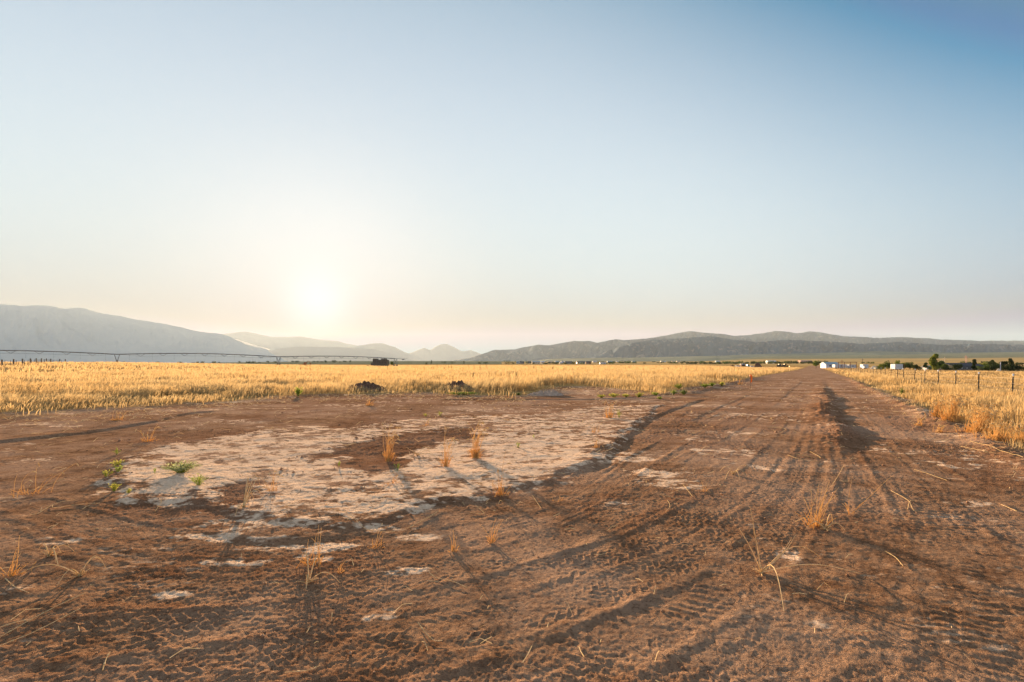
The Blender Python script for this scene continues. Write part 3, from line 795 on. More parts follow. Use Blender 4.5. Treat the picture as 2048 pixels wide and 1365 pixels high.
# tufts leaning over the road edge by the fence
for i, (px, py, hp, n, sp, lab) in enumerate([
    (1876, 838, 36, 60, .10, 'thick pale tuft, first of the clumps leaning over the road edge'),
    (1904, 847, 58, 90, .12, 'tall thick golden clump beside the road near the fence'),
    (1962, 872, 62, 130, .16, 'largest golden clump at the right road edge'),
    (1998, 886, 44, 70, .20, 'broad loose clump right of the largest one at the road edge'),
    (2036, 886, 40, 70, .20, 'rightmost loose clump cut by the photo edge'),
    (1880, 866, 20, 14, .06, 'small slanting tuft at the road edge below the thick pale tuft'),
    (1838, 852, 26, 10, .06, 'small thin tuft reaching furthest into the road')]):
    make_tuft(px, py, hp, n, sp, lab, lean=.16, heads=True, wid=.0022, lower=.55, group='clumps along the right road edge')

def make_straw(pts, label=None, r=.0028, lift=.012, arch=0.0, name='straw_stalk'):
    W = [px_ground(*p) for p in pts]
    C = catmull(W, .05); z = gz_fast(C[:, 0], C[:, 1])
    t = np.linspace(0, 1, len(C)); zz = z + lift + arch * np.sin(t*np.pi)
    zz = np.maximum(np.convolve(np.pad(zz, 2, 'edge'), np.ones(5)/5, 'valid'), z + .004)
    mb = MB(); d = W[0][1]
    mb.tube([(a, b_, c) for (a, b_), c in zip(C, zz)], r * max(1, d/8), 4, False)
    for k in range(1, len(C)-1, max(2, int(len(C)/3))):   # joints of the stalk
        p = Vector((C[k, 0], C[k, 1], zz[k])); q = Vector((C[k+1, 0], C[k+1, 1], zz[k+1]))
        mb.tube([p, p + (q-p)*.3], r * 1.7 * max(1, d/8), 5, True)
    o = mb.build(name, M['litter']); tag(o, label, 'straw'); return o
def sprawl(px, py, arms, label, rise=.0):
    """several stalks radiating from one root, lying or rising"""
    x, y = px_ground(px, py); z = ground_z(x, y)
    root = empty('sprawling_grass', (x, y, z), label=label, cat='grass tuft')
    for arm in arms:
        (ex, ey, up) = arm[:3]; bow = arm[3] if len(arm) > 3 else .1
        mb = MB()
        if up: wx = x + (ex - px) / F * y; wy = y + .05; wz = (py - ey) / F * y; 
        else:
            wx, wy = px_ground(ex, ey); wz = ground_z(wx, wy) - z + .01
        P = []
        for i in range(9):
            t = i / 8; q = Vector(((wx-x)*t, (wy-y)*t, wz*t + (0 if up else .05 + bow*1.0) * math.sin(math.pi*t)))
            q += Vector((bow*.15*math.sin(math.pi*t), 0, 0)); P.append(q)
        mb.tube(P, [.0055 * (1-.55*i/8) for i in range(9)], 4, False)
        mb.build('stalk', M['litter'], root)
    mb = MB(); rnd = random.Random(px)
    for k in range(14): mb.tube(stem_pts(rnd, (rnd.gauss(0,.012), rnd.gauss(0,.012), 0), rnd.uniform(.03,.08), rnd.uniform(0,6.28), rnd.uniform(.2,1.3), .2, 3), .003, 3, False)
    mb.build('crown', M['litter'], root)
sprawl(1522, 1146, [(1506,1018,1,.02),(1484,1062,1,.1),(1590,1080,1,.2),(1598,1074,1,.25),(1640,1116,0,.1),(1718,1150,0,.02),(1568,1226,0,.12),(1512,1060,1,.05)], 'sprawling dry plant with one tall stalk, largest in the near right ground')
sprawl(1466, 950, [(1440,944,0,.05),(1500,940,0,.05),(1493,957,0,.05),(1450,962,0,.05),(1480,962,0,.04)], 'flat star of straw lying left of the road centre')
sprawl(618, 1166, [(600,1128,0,.1),(640,1140,0,.1),(680,1168,0,.03),(612,1180,0,.03)], 'flat broken sprig with a long straight stalk, lower left')
sprawl(98, 1113, [(78,1103,0,.03),(122,1110,0,.03),(112,1128,0,.05),(150,1108,0,.03),(116,1132,0,.03)], 'pale straw star near the left edge')
sprawl(160, 1150, [(205,1126,0,.03),(40,1150,0,.03),(115,1172,0,.03),(212,1140,0,.08)], 'long thin stalks crossing on the dark soil at the left')
sprawl(486, 1022, [(520,980,0,.2),(535,985,0,.2),(500,990,0,.15),(525,1000,0,.1),(470,1035,0,.03),(508,1010,0,.1),(545,992,0,.1),(495,985,0,.2)], 'fan of flattened straw at the lower rim of the crust')
sprawl(1650, 1060, [(1590,1046,0,.03),(1610,1062,0,.03),(1690,1064,0,.02),(1666,1050,0,.08)], 'broken straws round the foot of the spiky tuft')
sprawl(835, 915, [(812,900,1,.1),(870,918,0,.05),(880,925,0,.03),(820,925,0,.03),(860,908,0,.08)], 'patch of broken straw between the tall tufts')
for i, (pts, lab) in enumerate([
    ([(650,1028),(690,1032),(735,1062),(790,1066)], 'thin straw bent along the crust rim'),
    ([(858,1148),(872,1160),(905,1168),(934,1180)], 'hooked golden stalk on the tyre tread in the lower middle'),
    ([(836,1250),(850,1270),(868,1287),(885,1287)], 'short dark hooked stalk below the hooked golden one'),
    ([(1770,1106),(1790,1118),(1806,1136)], 'straight pale stalk in the right foreground'),
    ([(1688,1262),(1715,1268),(1746,1267)], 'short forked twig in the lower right ground'),
    ([(1575,912),(1600,920),(1640,925)], 'long straw lying across the road, nearer the far end'),
    ([(1592,910),(1640,918),(1620,905)], 'crossed straw lying across the road centre'),
    ([(1782,984),(1815,1003),(1828,1024),(1850,1026)], 'zigzag straw right of the road centre'),
    ([(1815,1022),(1822,1004),(1842,1006)], 'kinked straw touching the zigzag one'),
    ([(1828,941),(1860,951),(1894,963)], 'long straight straw on the right half of the road'),
    ([(2002,1012),(2034,1026)], 'short straight straw at the right edge'),
    ([(1320,990),(1345,998),(1372,1004)], 'thin straw on the curved track left of the road'),
    ([(1335,1004),(1340,1015),(1332,1026)], 'short vertical straw beside the thin one on the curved track'),
    ([(1366,972),(1385,995)], 'slanting straw above the thin one on the curved track'),
    ([(1065,992),(1082,1018)], 'pale straw standing out from the crust rim'),
    ([(952,1012),(968,1028),(940,1026)], 'angled straw under the crust rim, right part'),
    ([(820,1058),(850,1040),(878,1024)], 'pair of long straws below the crust, upper one'),
    ([(814,1060),(846,1044),(872,1030)], 'pair of long straws below the crust, lower one'),
    ([(205,1346),(212,1325),(220,1310)], 'upright looking straw in the bottom left corner'),
    ([(0,1296),(80,1262),(160,1222)], 'long dry stalk running into the bottom left corner'),
    ([(0,1278),(70,1240),(170,1190)], 'longest thin stalk in the lower left corner'),
    ([(-10,1262),(30,1250),(64,1244)], 'bright yellow stalk end at the left edge'),
    ([(570,1352),(615,1348),(640,1338)], 'knotted pale straw at the bottom edge'),
    ([(10,1160),(30,1178),(58,1190)], 'bent white stalk at the left edge'),
    ([(60,1032),(75,1030),(110,1010),(150,1002)], 'curled pale weed stalk in the left middle ground'),
    ([(310,1026),(322,1010),(320,1004)], 'short pale stalk hanging off the crust edge'),
    ([(0,1002),(60,985),(130,960)], 'thin bent stalk rising toward the left track'),
    ([(200,1010),(160,1012),(110,1018),(105,1013)], 'flat root like straw left of the crust'),
    ([(1380,870),(1400,862)], 'small straw flake on the road shoulder'),
    ([(1535,855),(1570,858),(1560,868)], 'small folded straw in front of the berm'),
    ([(1780,908),(1830,912)], 'yellow straw wisp on the right half of the road'),
    ([(1940,886),(1990,902)], 'thick yellow straw bundle lying at the right road edge'),
    ([(1920,894),(1970,906)], 'thin yellow straw beside the thick bundle'),
    ([(1990,905),(2046,925)], 'yellow straw running out at the right edge'),
    ([(770,1000),(760,1012),(745,1016)], 'short curved straw on the central crust'),
    ([(1640,988),(1665,972),(1688,932)], 'thin arched stem crossing the road centre')]):
    make_straw(pts, lab)

def weed(px, py, wpx, hpx, mat, label, n=60, name='green_weed', leaf=.016, group=None, upright=.5):
    rnd = random.Random(int(px*3+py)); x, y = px_ground(px, py); z = ground_z(x, y)
    W, H = wpx/F*y*.5, hpx/F*y
    root = empty(name, (x, y, z), label=label, cat='weed', group=group)
    sb = MB(); lb = MB(); leaf *= max(1, y/12)
    for k in range(n):
        az = rnd.uniform(0, 6.28); sp = rnd.random()**.7
        tip = Vector((math.cos(az)*W*sp, math.sin(az)*W*sp*.8, H*rnd.uniform(.45, 1.05)*(1-upright*sp*.5)))
        P = [Vector((tip.x*.12, tip.y*.12, -.01)), tip*.5 + Vector((0, 0, .1*H)), tip]
        sb.tube(P, .0016*max(1, y/8), 3, False)
        for j in range(rnd.randint(5, 9)):
            t = rnd.uniform(.25, 1.0); p = P[0].lerp(P[1], t*2) if t < .5 else P[1].lerp(P[2], t*2-1)
            d = Vector((rnd.gauss(0,1), rnd.gauss(0,1), rnd.uniform(-.1,1.2))).normalized()
            s = d.cross(Vector((rnd.gauss(0,1), rnd.gauss(0,1), rnd.gauss(0,1)))).normalized(); l = leaf*rnd.uniform(.6, 1.5)
            lb.add([tuple(p), tuple(p + d*l*.5 + s*l*.28), tuple(p + d*l), tuple(p + d*l*.5 - s*l*.28)], [(0,1,2,3)])
    sb.build('stems', M['tuft'] if False else M['green'], root); lb.build('leaves', mat, root)
    return root
weed(362, 950, 80, 24, M['greygreen'], 'largest grey green weed mound on the pale crust', 150, leaf=.02)
weed(398, 976, 46, 24, M['green'], 'bright green weed just below the grey green mound', 40)
weed(212, 956, 34, 14, M['yellowgreen'], 'low yellow green weed left of the crust', 26)
weed(236, 948, 26, 18, M['green'], 'green weed at the left rim of the crust', 24)
weed(232, 933, 30, 14, M['yellowgreen'], 'small yellow green weed, second from the top left of the crust', 24)
weed(234, 910, 14, 16, M['green'], 'small upright weed, topmost at the left rim of the crust', 14)
weed(228, 984, 26, 18, M['yellowgreen'], 'pale green weed at the lower left rim of the crust', 26)
weed(258, 988, 14, 10, M['yellowgreen'], 'tiny weed nearest the crust at the lower left rim', 12)
weed(310, 952, 8, 14, M['green'], 'thin green shoot beside the grey green mound', 6)
weed(795, 946, 22, 18, M['green'], 'leaning green shoot beside the left tall tuft', 10)
weed(1036, 898, 10, 14, M['green'], 'small green shoot on the right part of the crust', 8)
weed(1068, 880, 8, 8, M['green'], 'tiny green shoot above the small one on the crust', 6)
weed(678, 938, 8, 12, M['green'], 'thin green shoot on the central crust', 6)
weed(1238, 838, 16, 18, M['yellowgreen'], 'yellow green weed beside the pale upright tuft', 16)
weed(880, 832, 20, 10, M['yellowgreen'], 'pale weed on the far loop track', 14)
weed(852, 834, 14, 8, M['yellowgreen'], 'small pale weed left of the one on the loop track', 10)
weed(596, 794, 20, 19, M['green'], 'dark green sapling at the field edge, left of the dirt pile', 34, leaf=.035)
for i, (px, py, w, h, mt, lab) in enumerate([
    (1203, 797, 20, 7, 'yellowgreen', 'leftmost yellow green weed patch in front of the sandy hollow'),
    (1228, 796, 26, 9, 'yellowgreen', 'yellow green weed patch below the isolated upright stems'),
    (1252, 796, 20, 7, 'yellowgreen', 'low yellow patch right of the isolated upright stems'),
    (1278, 795, 22, 10, 'yellowgreen', 'taller yellow green patch at the end of the hollow'),
    (1312, 792, 20, 7, 'green', 'green patch under the standing grass'),
    (1347, 790, 18, 9, 'green', 'green patch left of the darkest weed'),
    (1368, 790, 20, 10, 'darkweed', 'darkest green weed beside the two track edges'),
    (1358, 779, 26, 12, 'green', 'green weed tight against the grass, above the darkest weed'),
    (1410, 777, 22, 8, 'green', 'green weed midway between the darkest weed and the flag'),
    (1424, 776, 14, 8, 'green', 'small green weed just right of the midway one'),
    (1444, 774, 14, 10, 'yellowgreen', 'pale green weed nearest the flagged stake'),
    (925, 792, 70, 7, 'darkweed', 'long dark green strip of weeds in front of the second dirt pile'),
    (1037, 793, 10, 5, 'darkweed', 'tiny dark weed at the grass foot'),
    (1320, 800, 12, 6, 'green', 'tiny green weed on the track edge')]):
    weed(px, py, w, h, M[mt], lab, 40 if w < 60 else 110, group='weeds at the edge of the standing grass', leaf=.02)
weed(1805, 794, 12, 20, M['darkweed'], 'dark green weed between the road and the fence', 26, leaf=.022)
weed(126, 808, 12, 12, M['darkweed'], 'small dark weed in the grass edge at the far left', 16, leaf=.03)
# dark thistles standing out of the golden field
TH = [(775,738,10),(848,741,8),(874,737,9),(897,737,9),(903,738,7),(938,737,9),(948,738,8),(960,738,7),(972,736,8),(1024,739,10),(1068,738,6),(1084,737,7),(1107,738,6),(888,740,5),(866,740,6),(1350,749,6),(620,733,6),(576,735,6),(640,733,5),(1105,738,5)]
for i, (px, py, h) in enumerate(TH):
    D = 105 + (i*13) % 40; x = px_at(px, D); z = float(hbase([x], [D])[0])
    rnd = random.Random(i); mb = MB(); H = (py_z(py-h, D) - z)
    root = empty('thistle', (x, D, z), label='dark %s thistle stem poking above the golden grass' % ('green'), cat='weed', group='dark thistles in the far grass')
    mb.tube([(0,0,0),(rnd.gauss(0,.04),0,H*.6),(rnd.gauss(0,.06),0,H)], [.035,.03,.02], 4); mb.build('stem', M['darkweed'], root)
    lb = MB()
    for j in range(26):
        zz = H * rnd.uniform(.45, 1); a = rnd.uniform(0, 6.28); l = rnd.uniform(.08, .22)*(1.3-zz/H*.6)
        p = Vector((0,0,zz)); d = Vector((math.cos(a), math.sin(a), .5)); s = Vector((-math.sin(a), math.cos(a), 0))
        lb.add([tuple(p), tuple(p+d*l*.5+s*l*.3), tuple(p+d*l), tuple(p+d*l*.5-s*l*.3)], [(0,1,2,3)])
    lb.build('leaves', M['darkweed'], root)

# loose straw and small clods: uncountable
def litter():
    mb_v, mb_f, n0 = [], [], 0
    N = 2600
    x, y = scatter(N*9, 2.4, 46, 50, 1.1)
    gm, past = grass_mask(x, y); a, c = road_ac(x, y)
    De = grass_edge_D(x, y)
    near_edge = gauss(np.where(c > 2.2, c - 3.3, np.minimum((y-De)*.5+1.0, 9)), 1.0)
    keep = RNG.uniform(0, 1, len(x)) < (.085 + .95*near_edge*(y > 7)) * (gm < .9) * .9
    x, y = x[keep], y[keep]
    z = gz_fast(x, y)
    n = len(x); L = RNG.uniform(.02, .16, n) * (1 + (y > 9)*.6); az = RNG.uniform(0, 6.28, n); w = .0019 * np.maximum(1, y/6)
    dx, dy = np.cos(az)*L, np.sin(az)*L; sx, sy = -np.sin(az)*w, np.cos(az)*w; bow = L*RNG.uniform(.02, .35, n)
    rows = []
    for t in (0, .5, 1):
        zz = z + .006 + bow*math.sin(t*math.pi) + (RNG.uniform(0, .3, n)*L if t == 1 else 0)
        rows += [np.stack([x+dx*t-sx, y+dy*t-sy, zz], 1), np.stack([x+dx*t+sx, y+dy*t+sy, zz + w], 1)]
    V = np.stack(rows, 1).reshape(-1, 3); b0 = np.arange(n)[:, None]*6
    Q = np.concatenate([b0+[0,1,3,2], b0+[2,3,5,4]])
    np_mesh('straw_litter', V, [Q], M['litter'], kind='stuff', label='loose broken straw scattered over the soil', cat='straw')
litter()
def clods():
    N = 30000
    x, y = scatter(N, 2.3, 20, 49, 1.15)
    p = sstep(.38, .62, vnoise(x*.5, y*.5, 47)) * .75 + .14
    isl = poly_sdf(x, y, ISLAND); dk = poly_sdf(x, y, DARKBAND)
    a, c = road_ac(x, y)
    p = np.maximum(p*(isl < 0), gauss(isl, .25)); p = np.maximum(p, .9*(dk > -.1)*sstep(.4, .6, vnoise(x*2, y*2, 48))); p = np.maximum(p, gauss(c-.6, .5)*(a > 9)*.9)
    k = RNG.uniform(0, 1, N) < p*.62; x, y, c = x[k], y[k], c[k]
    n = len(x); z = gz_fast(x, y)
    s = .0035 + .011 * RNG.uniform(0, 1, n)**3.5 + .02*(RNG.uniform(0, 1, n) > .988); s *= np.clip(y/6, .75, 1.5)
    base = np.array([(0,0,1),(.9,0,.2),(.28,.86,.2),(-.73,.53,.2),(-.73,-.53,.2),(.28,-.86,.2),(0,0,-.5)], float)
    F_ = np.array([(0,1,2),(0,2,3),(0,3,4),(0,4,5),(0,5,1),(6,2,1),(6,3,2),(6,4,3),(6,5,4),(6,1,5)])
    V = base[None] * s[:, None, None] * RNG.uniform(.55, 1.35, (n, 7, 3)) * np.array([1, 1, .75])
    V += np.stack([x, y, z + s*.2], 1)[:, None]
    Fa = (F_[None] + np.arange(n)[:, None, None]*7).reshape(-1, 3)
    np_mesh('soil_clods', V.reshape(-1, 3), [Fa], M['clod'], kind='stuff', label='small crumbs and clods of red soil strewn on the ground', cat='soil')
m, _, _ = new_mat('soil_crumb'); b = NB(m); M['clod'] = m
b.out(b.bsdf(b.mix(b.ramp(b.noise(16, 3), .4, .6), (.20, .10, .055), (.40, .235, .145)), .95))
clods()

# ------------------------------------------------------------------ earth piles
def pile(px, py, w_px, h_px, D, label, mat, cat='dirt pile', name='dirt_pile', lumps=.35, deep=.6, seed=3):
    x = px_at(px, D); z = float(hbase([x], [D])[0]); W = w_px/F*D*.5; H = py_z(py - h_px, D) - z
    n = 70; g = np.linspace(-1, 1, n); A, B_ = np.meshgrid(g, g, indexing='ij')
    r = np.hypot(A, B_); env = np.clip(1 - r**2.2, 0, 1)
    nz = fbm(A*W + seed*9, B_*W + seed*5, W*.7, 5, 200+seed, .6); nf = fbm(A*W, B_*W, .22, 3, 230+seed, .7)
    Z = env**1.15 * H * (.95 + lumps*nz*1.9) + env**.5*nf*.26 - .12
    V = np.stack([(A*W).ravel(), (B_*W*deep).ravel(), Z.ravel()], 1)
    i = np.arange(n-1)[:, None]; j = np.arange(n-1)[None, :]; q = (i*n+j).ravel(); f = np.stack([q, q+n, q+n+1, q+1], 1)
    o = np_mesh(name, V, [f], mat, label=label, cat=cat); o.location = (x, D, z); return o
pile(735, 784, 96, 21, 31.5, 'dark lumpy dirt pile half hidden in the grass, left of the other pile', M['soil'], seed=3)
pile(918, 782, 74, 20, 32, 'second dark dirt pile in the grass, right of the larger one', M['soil'], seed=5)
pile(1090, 793, 90, 16, 27.5, 'low pale soil bank with sparse grass at the left of the sandy hollow', M['greysoil'], cat='soil bank', name='soil_bank', seed=8, lumps=.15)
pile(1516, 736, 18, 10, 330, 'small dark earth heap beside the teal vehicle', M['soil'], seed=9)

# ------------------------------------------------------------------ marker stake with orange tape
x, y = px_ground(1500.5, 776); z = ground_z(x, y)
root = empty('marker_stake', (x, y, z), label='thin wooden stake with bright orange tape at the left road edge', cat='marker')
mb = MB(); mb.box(-.022, .022, -.012, .012, -.05, .95); mb.build('stake', M['lath'], root)
mb = MB(); mb.add([(.018,-.02,.93),(.05,-.02,.98),(.14,-.03,.80),(.15,-.02,.55),(.10,-.03,.38),(.02,-.02,.36),(.018,.0,.93),(.05,.0,.98),(.14,.01,.80),(.15,.0,.55),(.10,.01,.38),(.02,.0,.36)],
                  [(0,1,2,3,4,5),(11,10,9,8,7,6),(0,6,7,1),(1,7,8,2),(2,8,9,3),(3,9,10,4),(4,10,11,5)])
mb.box(-.03, .03, -.02, .02, .80, .93); mb.build('tape', M['flag'], root)

# ------------------------------------------------------------------ wire fence beside the road
root = empty('wire_fence', (*road_xy(30.2, 7.3), 0), label='wire fence on dark steel posts with white tips along the right of the road', cat='fence')
rx, ry = road_xy(30.2, 7.3)
rnd = random.Random(4)
posts = []
for i in range(-1, 56):
    a = 30.2 + 5.2*i; x, y = road_xy(a, 7.3 + rnd.gauss(0, .03)); z = float(hbase([x], [y])[0]); posts.append((x-rx, y-ry, z))
th = math.radians(-30.7)
def tpost_mb(h, w=.027):
    mb = MB(); mb.box(-w, w, -.004, .004, -.1, h); mb.box(-.004, .004, .004, w*1.3, -.1, h)
    return mb
pm = None
for (x, y, z) in posts:
    if pm is None:
        p = tpost_mb(1.14).build('post', M['post'], root)
        mb = MB(); mb.box(-.028, .028, -.006, .037, 1.17, 1.27); t = mb.build('painted_tip', M['tip'], p); pm = (p.data, t.data)
    else:
        p = bpy.data.objects.new('post', pm[0]); link(p, root); t = bpy.data.objects.new('painted_tip', pm[1]); link(t, p)
    p.location = (x, y, z); p.rotation_euler = (rnd.gauss(0, .03), rnd.gauss(0, .03), th + rnd.gauss(0, .2))
for k, hz_ in enumerate((.35, .6, .85, 1.08)):
    mb = MB()
    for i in range(len(posts)-1):
        a_, b2 = Vector(posts[i]), Vector(posts[i+1]); m_ = (a_+b2)/2
        mb.tube([a_+Vector((0,0,hz_)), m_+Vector((0,0,hz_-.03)), b2+Vector((0,0,hz_))], .0045, 3, False)
    mb.build('wire', M['wire'], root)

# far fence on the left swell: thick wooden posts with thin ones between
root = empty('timber_post_fence', (0, 0, 0), label='far row of thick dark timber posts with thin pickets at the left edge', cat='fence')
thick = [(5,-.1),(27,.02),(45,0),(60,.08),(72.5,0),(83,0),(92.5,.02),(101,.05),(119.5,0),(130,.1)]
for i, (px, ln) in enumerate(thick):
    D = 118 + 8.5*i; x = px_at(px, D); z = float(hbase([x], [D])[0]); mb = MB()
    h = 1.65; mb.tube([(0,0,-.3),(0,0,h*.5),(.01,0,h)], [.17,.16,.15], 8); p = mb.build('post', M['wood'], root); p.location = (x, D, z); p.rotation_euler = (0, ln, 0)
thin = [10,21,32.5,49,56,63,69,76,80,88,89,96,99,104,107,110,113,116,123]
wp = []
for i, px in enumerate(thin):
    D = 120 + 4.3*i; x = px_at(px, D); z = float(hbase([x], [D])[0]); mb = MB()
    mb.tube([(0,0,-.3),(0,0,1.35)], .055, 5); p = mb.build('picket', M['wood'], root); p.location = (x, D, z); wp.append((x, D, z))
for hz_ in (.6, 1.15):
    mb = MB(); mb.tube([(x, y, z+hz_) for x, y, z in wp], .012, 3, False); mb.build('wire', M['wire'], root)

# ------------------------------------------------------------------ centre pivot irrigation machine
def pivot():
    pts = [(-210, 170), (-162, 210), (-114, 250), (-66, 290)]
    topz = [py_z(703, 170), py_z(709, 210), py_z(714, 250), py_z(717.6, 290)]
    root = empty('irrigation_pivot', (-162, 210, 0), label='long wheeled irrigation pivot with trussed pipe across the left field', cat='irrigation machine')
    o = Vector((-162, 210, 0))
    ext = [(-18, 330)]
    for s in range(3):
        a = Vector((*pts[s], topz[s])) - o; b2 = Vector((*pts[s+1], topz[s+1])) - o
        arch = 0.9 if s < 2 else 0.8
        P = [a.lerp(b2, t/16) + Vector((0, 0, arch*math.sin(math.pi*t/16))) for t in range(17)]
        mb = MB(); mb.tube(P, .19, 7); pipe = mb.build('pipe', M['galv'], root)
        d = (b2-a).normalized(); side = Vector((-d.y, d.x, 0))
        mb = MB(); lows = [P[0]]
        for k in range(1, 8):
            c0 = P[k*2] + Vector((0, 0, -1.05 - (0)))
            for sg in (-1, 1):
                c = c0 + side*sg*.45
                mb.tube([P[k*2-0] - d*1.6, c], .06, 4, False); mb.tube([P[k*2] + d*1.6, c], .06, 4, False)
            mb.tube([c0-side*.45, c0+side*.45], .03, 4, False); lows.append(c0)
        lows.append(P[-1])
        for sg in (-1, 1): mb.tube([q + side*sg*.45 if 0 < i < 8 else q for i, q in enumerate(lows)], .03, 4, False)
        mb.build('truss', M['galv'], root)
        for k in range(1, 16, 2):
            mb = MB(); q = P[k]; mb.tube([q, q + Vector((.1, 0, .15)), q + Vector((.2, 0, -.3)), q + Vector((.2, 0, -2.4))], .03, 4, False)
            mb.tube([q + Vector((.2,0,-2.4)), q + Vector((.2,0,-2.6))], .05, 6); mb.build('drop_hose', M['galv'], root)
    for s in range(0, 4):
        x, y = pts[s]; z = float(hbase([x], [y])[0]); top = Vector((x, y, topz[s])) - o; g = Vector((x, y, z)) - o
        d = (Vector((48, 40, 0))).normalized(); side = Vector((-d.y, d.x, 0))
        tw = MB(); fl = [g - side*1.9 + Vector((0,0,.6)), g + side*1.9 + Vector((0,0,.6))]
        for f_ in fl:
            tw.tube([top + d*.9, f_], .10, 5); tw.tube([top - d*.9, f_], .10, 5)
        tw.tube(fl, .09, 5); tw.tube([top - d*.9, top + d*.9], .06, 5)
        for t in (.35, .65):
            tw.tube([(top+d*.9).lerp(fl[0], t), (top+d*.9).lerp(fl[1], t)], .03, 4)
        t_o = tw.build('tower', M['galv'], root)
        for f_ in fl:
            wb = MB(); c = f_
            wb.tube([c - d*.16, c - d*.14, c + d*.14, c + d*.16], [.55, .6, .6, .55], 18); w_ = wb.build('wheel', M['rubber'], root)
            hb = MB(); hb.tube([c - d*.19, c + d*.19], .28, 12); hb.build('rim', M['galv'], w_)
    mb = MB(); e0 = Vector((*pts[3], topz[3])) - o; e1 = Vector((-63.0, 303, py_z(718.5, 303))) - o
    mb.tube([e0, e1], .1, 6); mb.tube([e1, e1 + Vector((1.2, .8, .5))], .05, 5); mb.box(e1.x-2.2, e1.x-.8, e1.y-.3, e1.y+.3, e1.z-.45, e1.z-.1); mb.build('end_boom', M['galv'], root)
pivot()

# ------------------------------------------------------------------ hay stack, implement
def haystack():
    D = 300; x0, x1 = px_at(741, D), px_at(776, D); z = float(hbase([(x0+x1)/2], [D])[0])
    root = empty('hay_stack', ((x0+x1)/2, D, z), label='dark weathered stack of hay bales under the end of the pivot', cat='hay stack')
    rnd = random.Random(2); W = x1-x0; bw = 1.25; cols = int(W/bw)
    mb = MB()
    top = py_z(716, D) - z; rows = max(3, int(top/.75)+0)
    for c in range(cols):
        u = c/(cols-1); hh = rows - (1 if .38 < u < .58 else 0) - (1 if u > .95 or u < .1 else 0) - (2 if u < .04 else 0)
        for r in range(hh):
            xx = -W/2 + c*bw; j = rnd.uniform(-.08, .08)
            for dy in (0, 1.3, 2.6):
                zz = r*.78
                mb.box(xx+.03+j, xx+bw-.04+j, dy, dy+1.2+rnd.uniform(-.1,.1), zz, zz+.74+rnd.uniform(-.04,.05))
    # bales of one stack
    mb.build('bales', M['hay'], root)
    b2 = MB(); b2.box(-W/2-2.2, -W/2-1.0, 0, 1.2, 0, .75); b2.build('fallen_bale', M['hay'], root)
haystack()
D = 300; x = px_at(609, D); z = float(hbase([x], [D])[0])
root = empty('excavator', (x, D, z), label='small rusty machine with a bent arm on the far left field', cat='machine')
mb = MB(); mb.box(-1.2, 1.0, -.6, .6, .1, .6); mb.build('tracks', M['rubber'], root)
mb = MB(); mb.box(-.9, .9, -.55, .55, .65, 1.3); mb.box(-.2, .6, -.4, .4, 1.3, 2.1); mb.build('body', M['rust'], root)
mb = MB(); mb.tube([(.8,0,1.2),(2.0,0,2.9),(2.9,0,2.7),(3.5,0,1.6)], [.2,.18,.15,.12], 6); mb.tube([(-.9,0,1.1),(-2.4,0,.9),(-3.4,0,.8)], .12, 6); mb.build('arm', M['rust'], root)
mb = MB(); mb.prism([(3.2,1.6),(3.8,1.6),(3.9,1.0),(3.3,.8)], -.4, .4); mb.build('bucket', M['rust'], root)

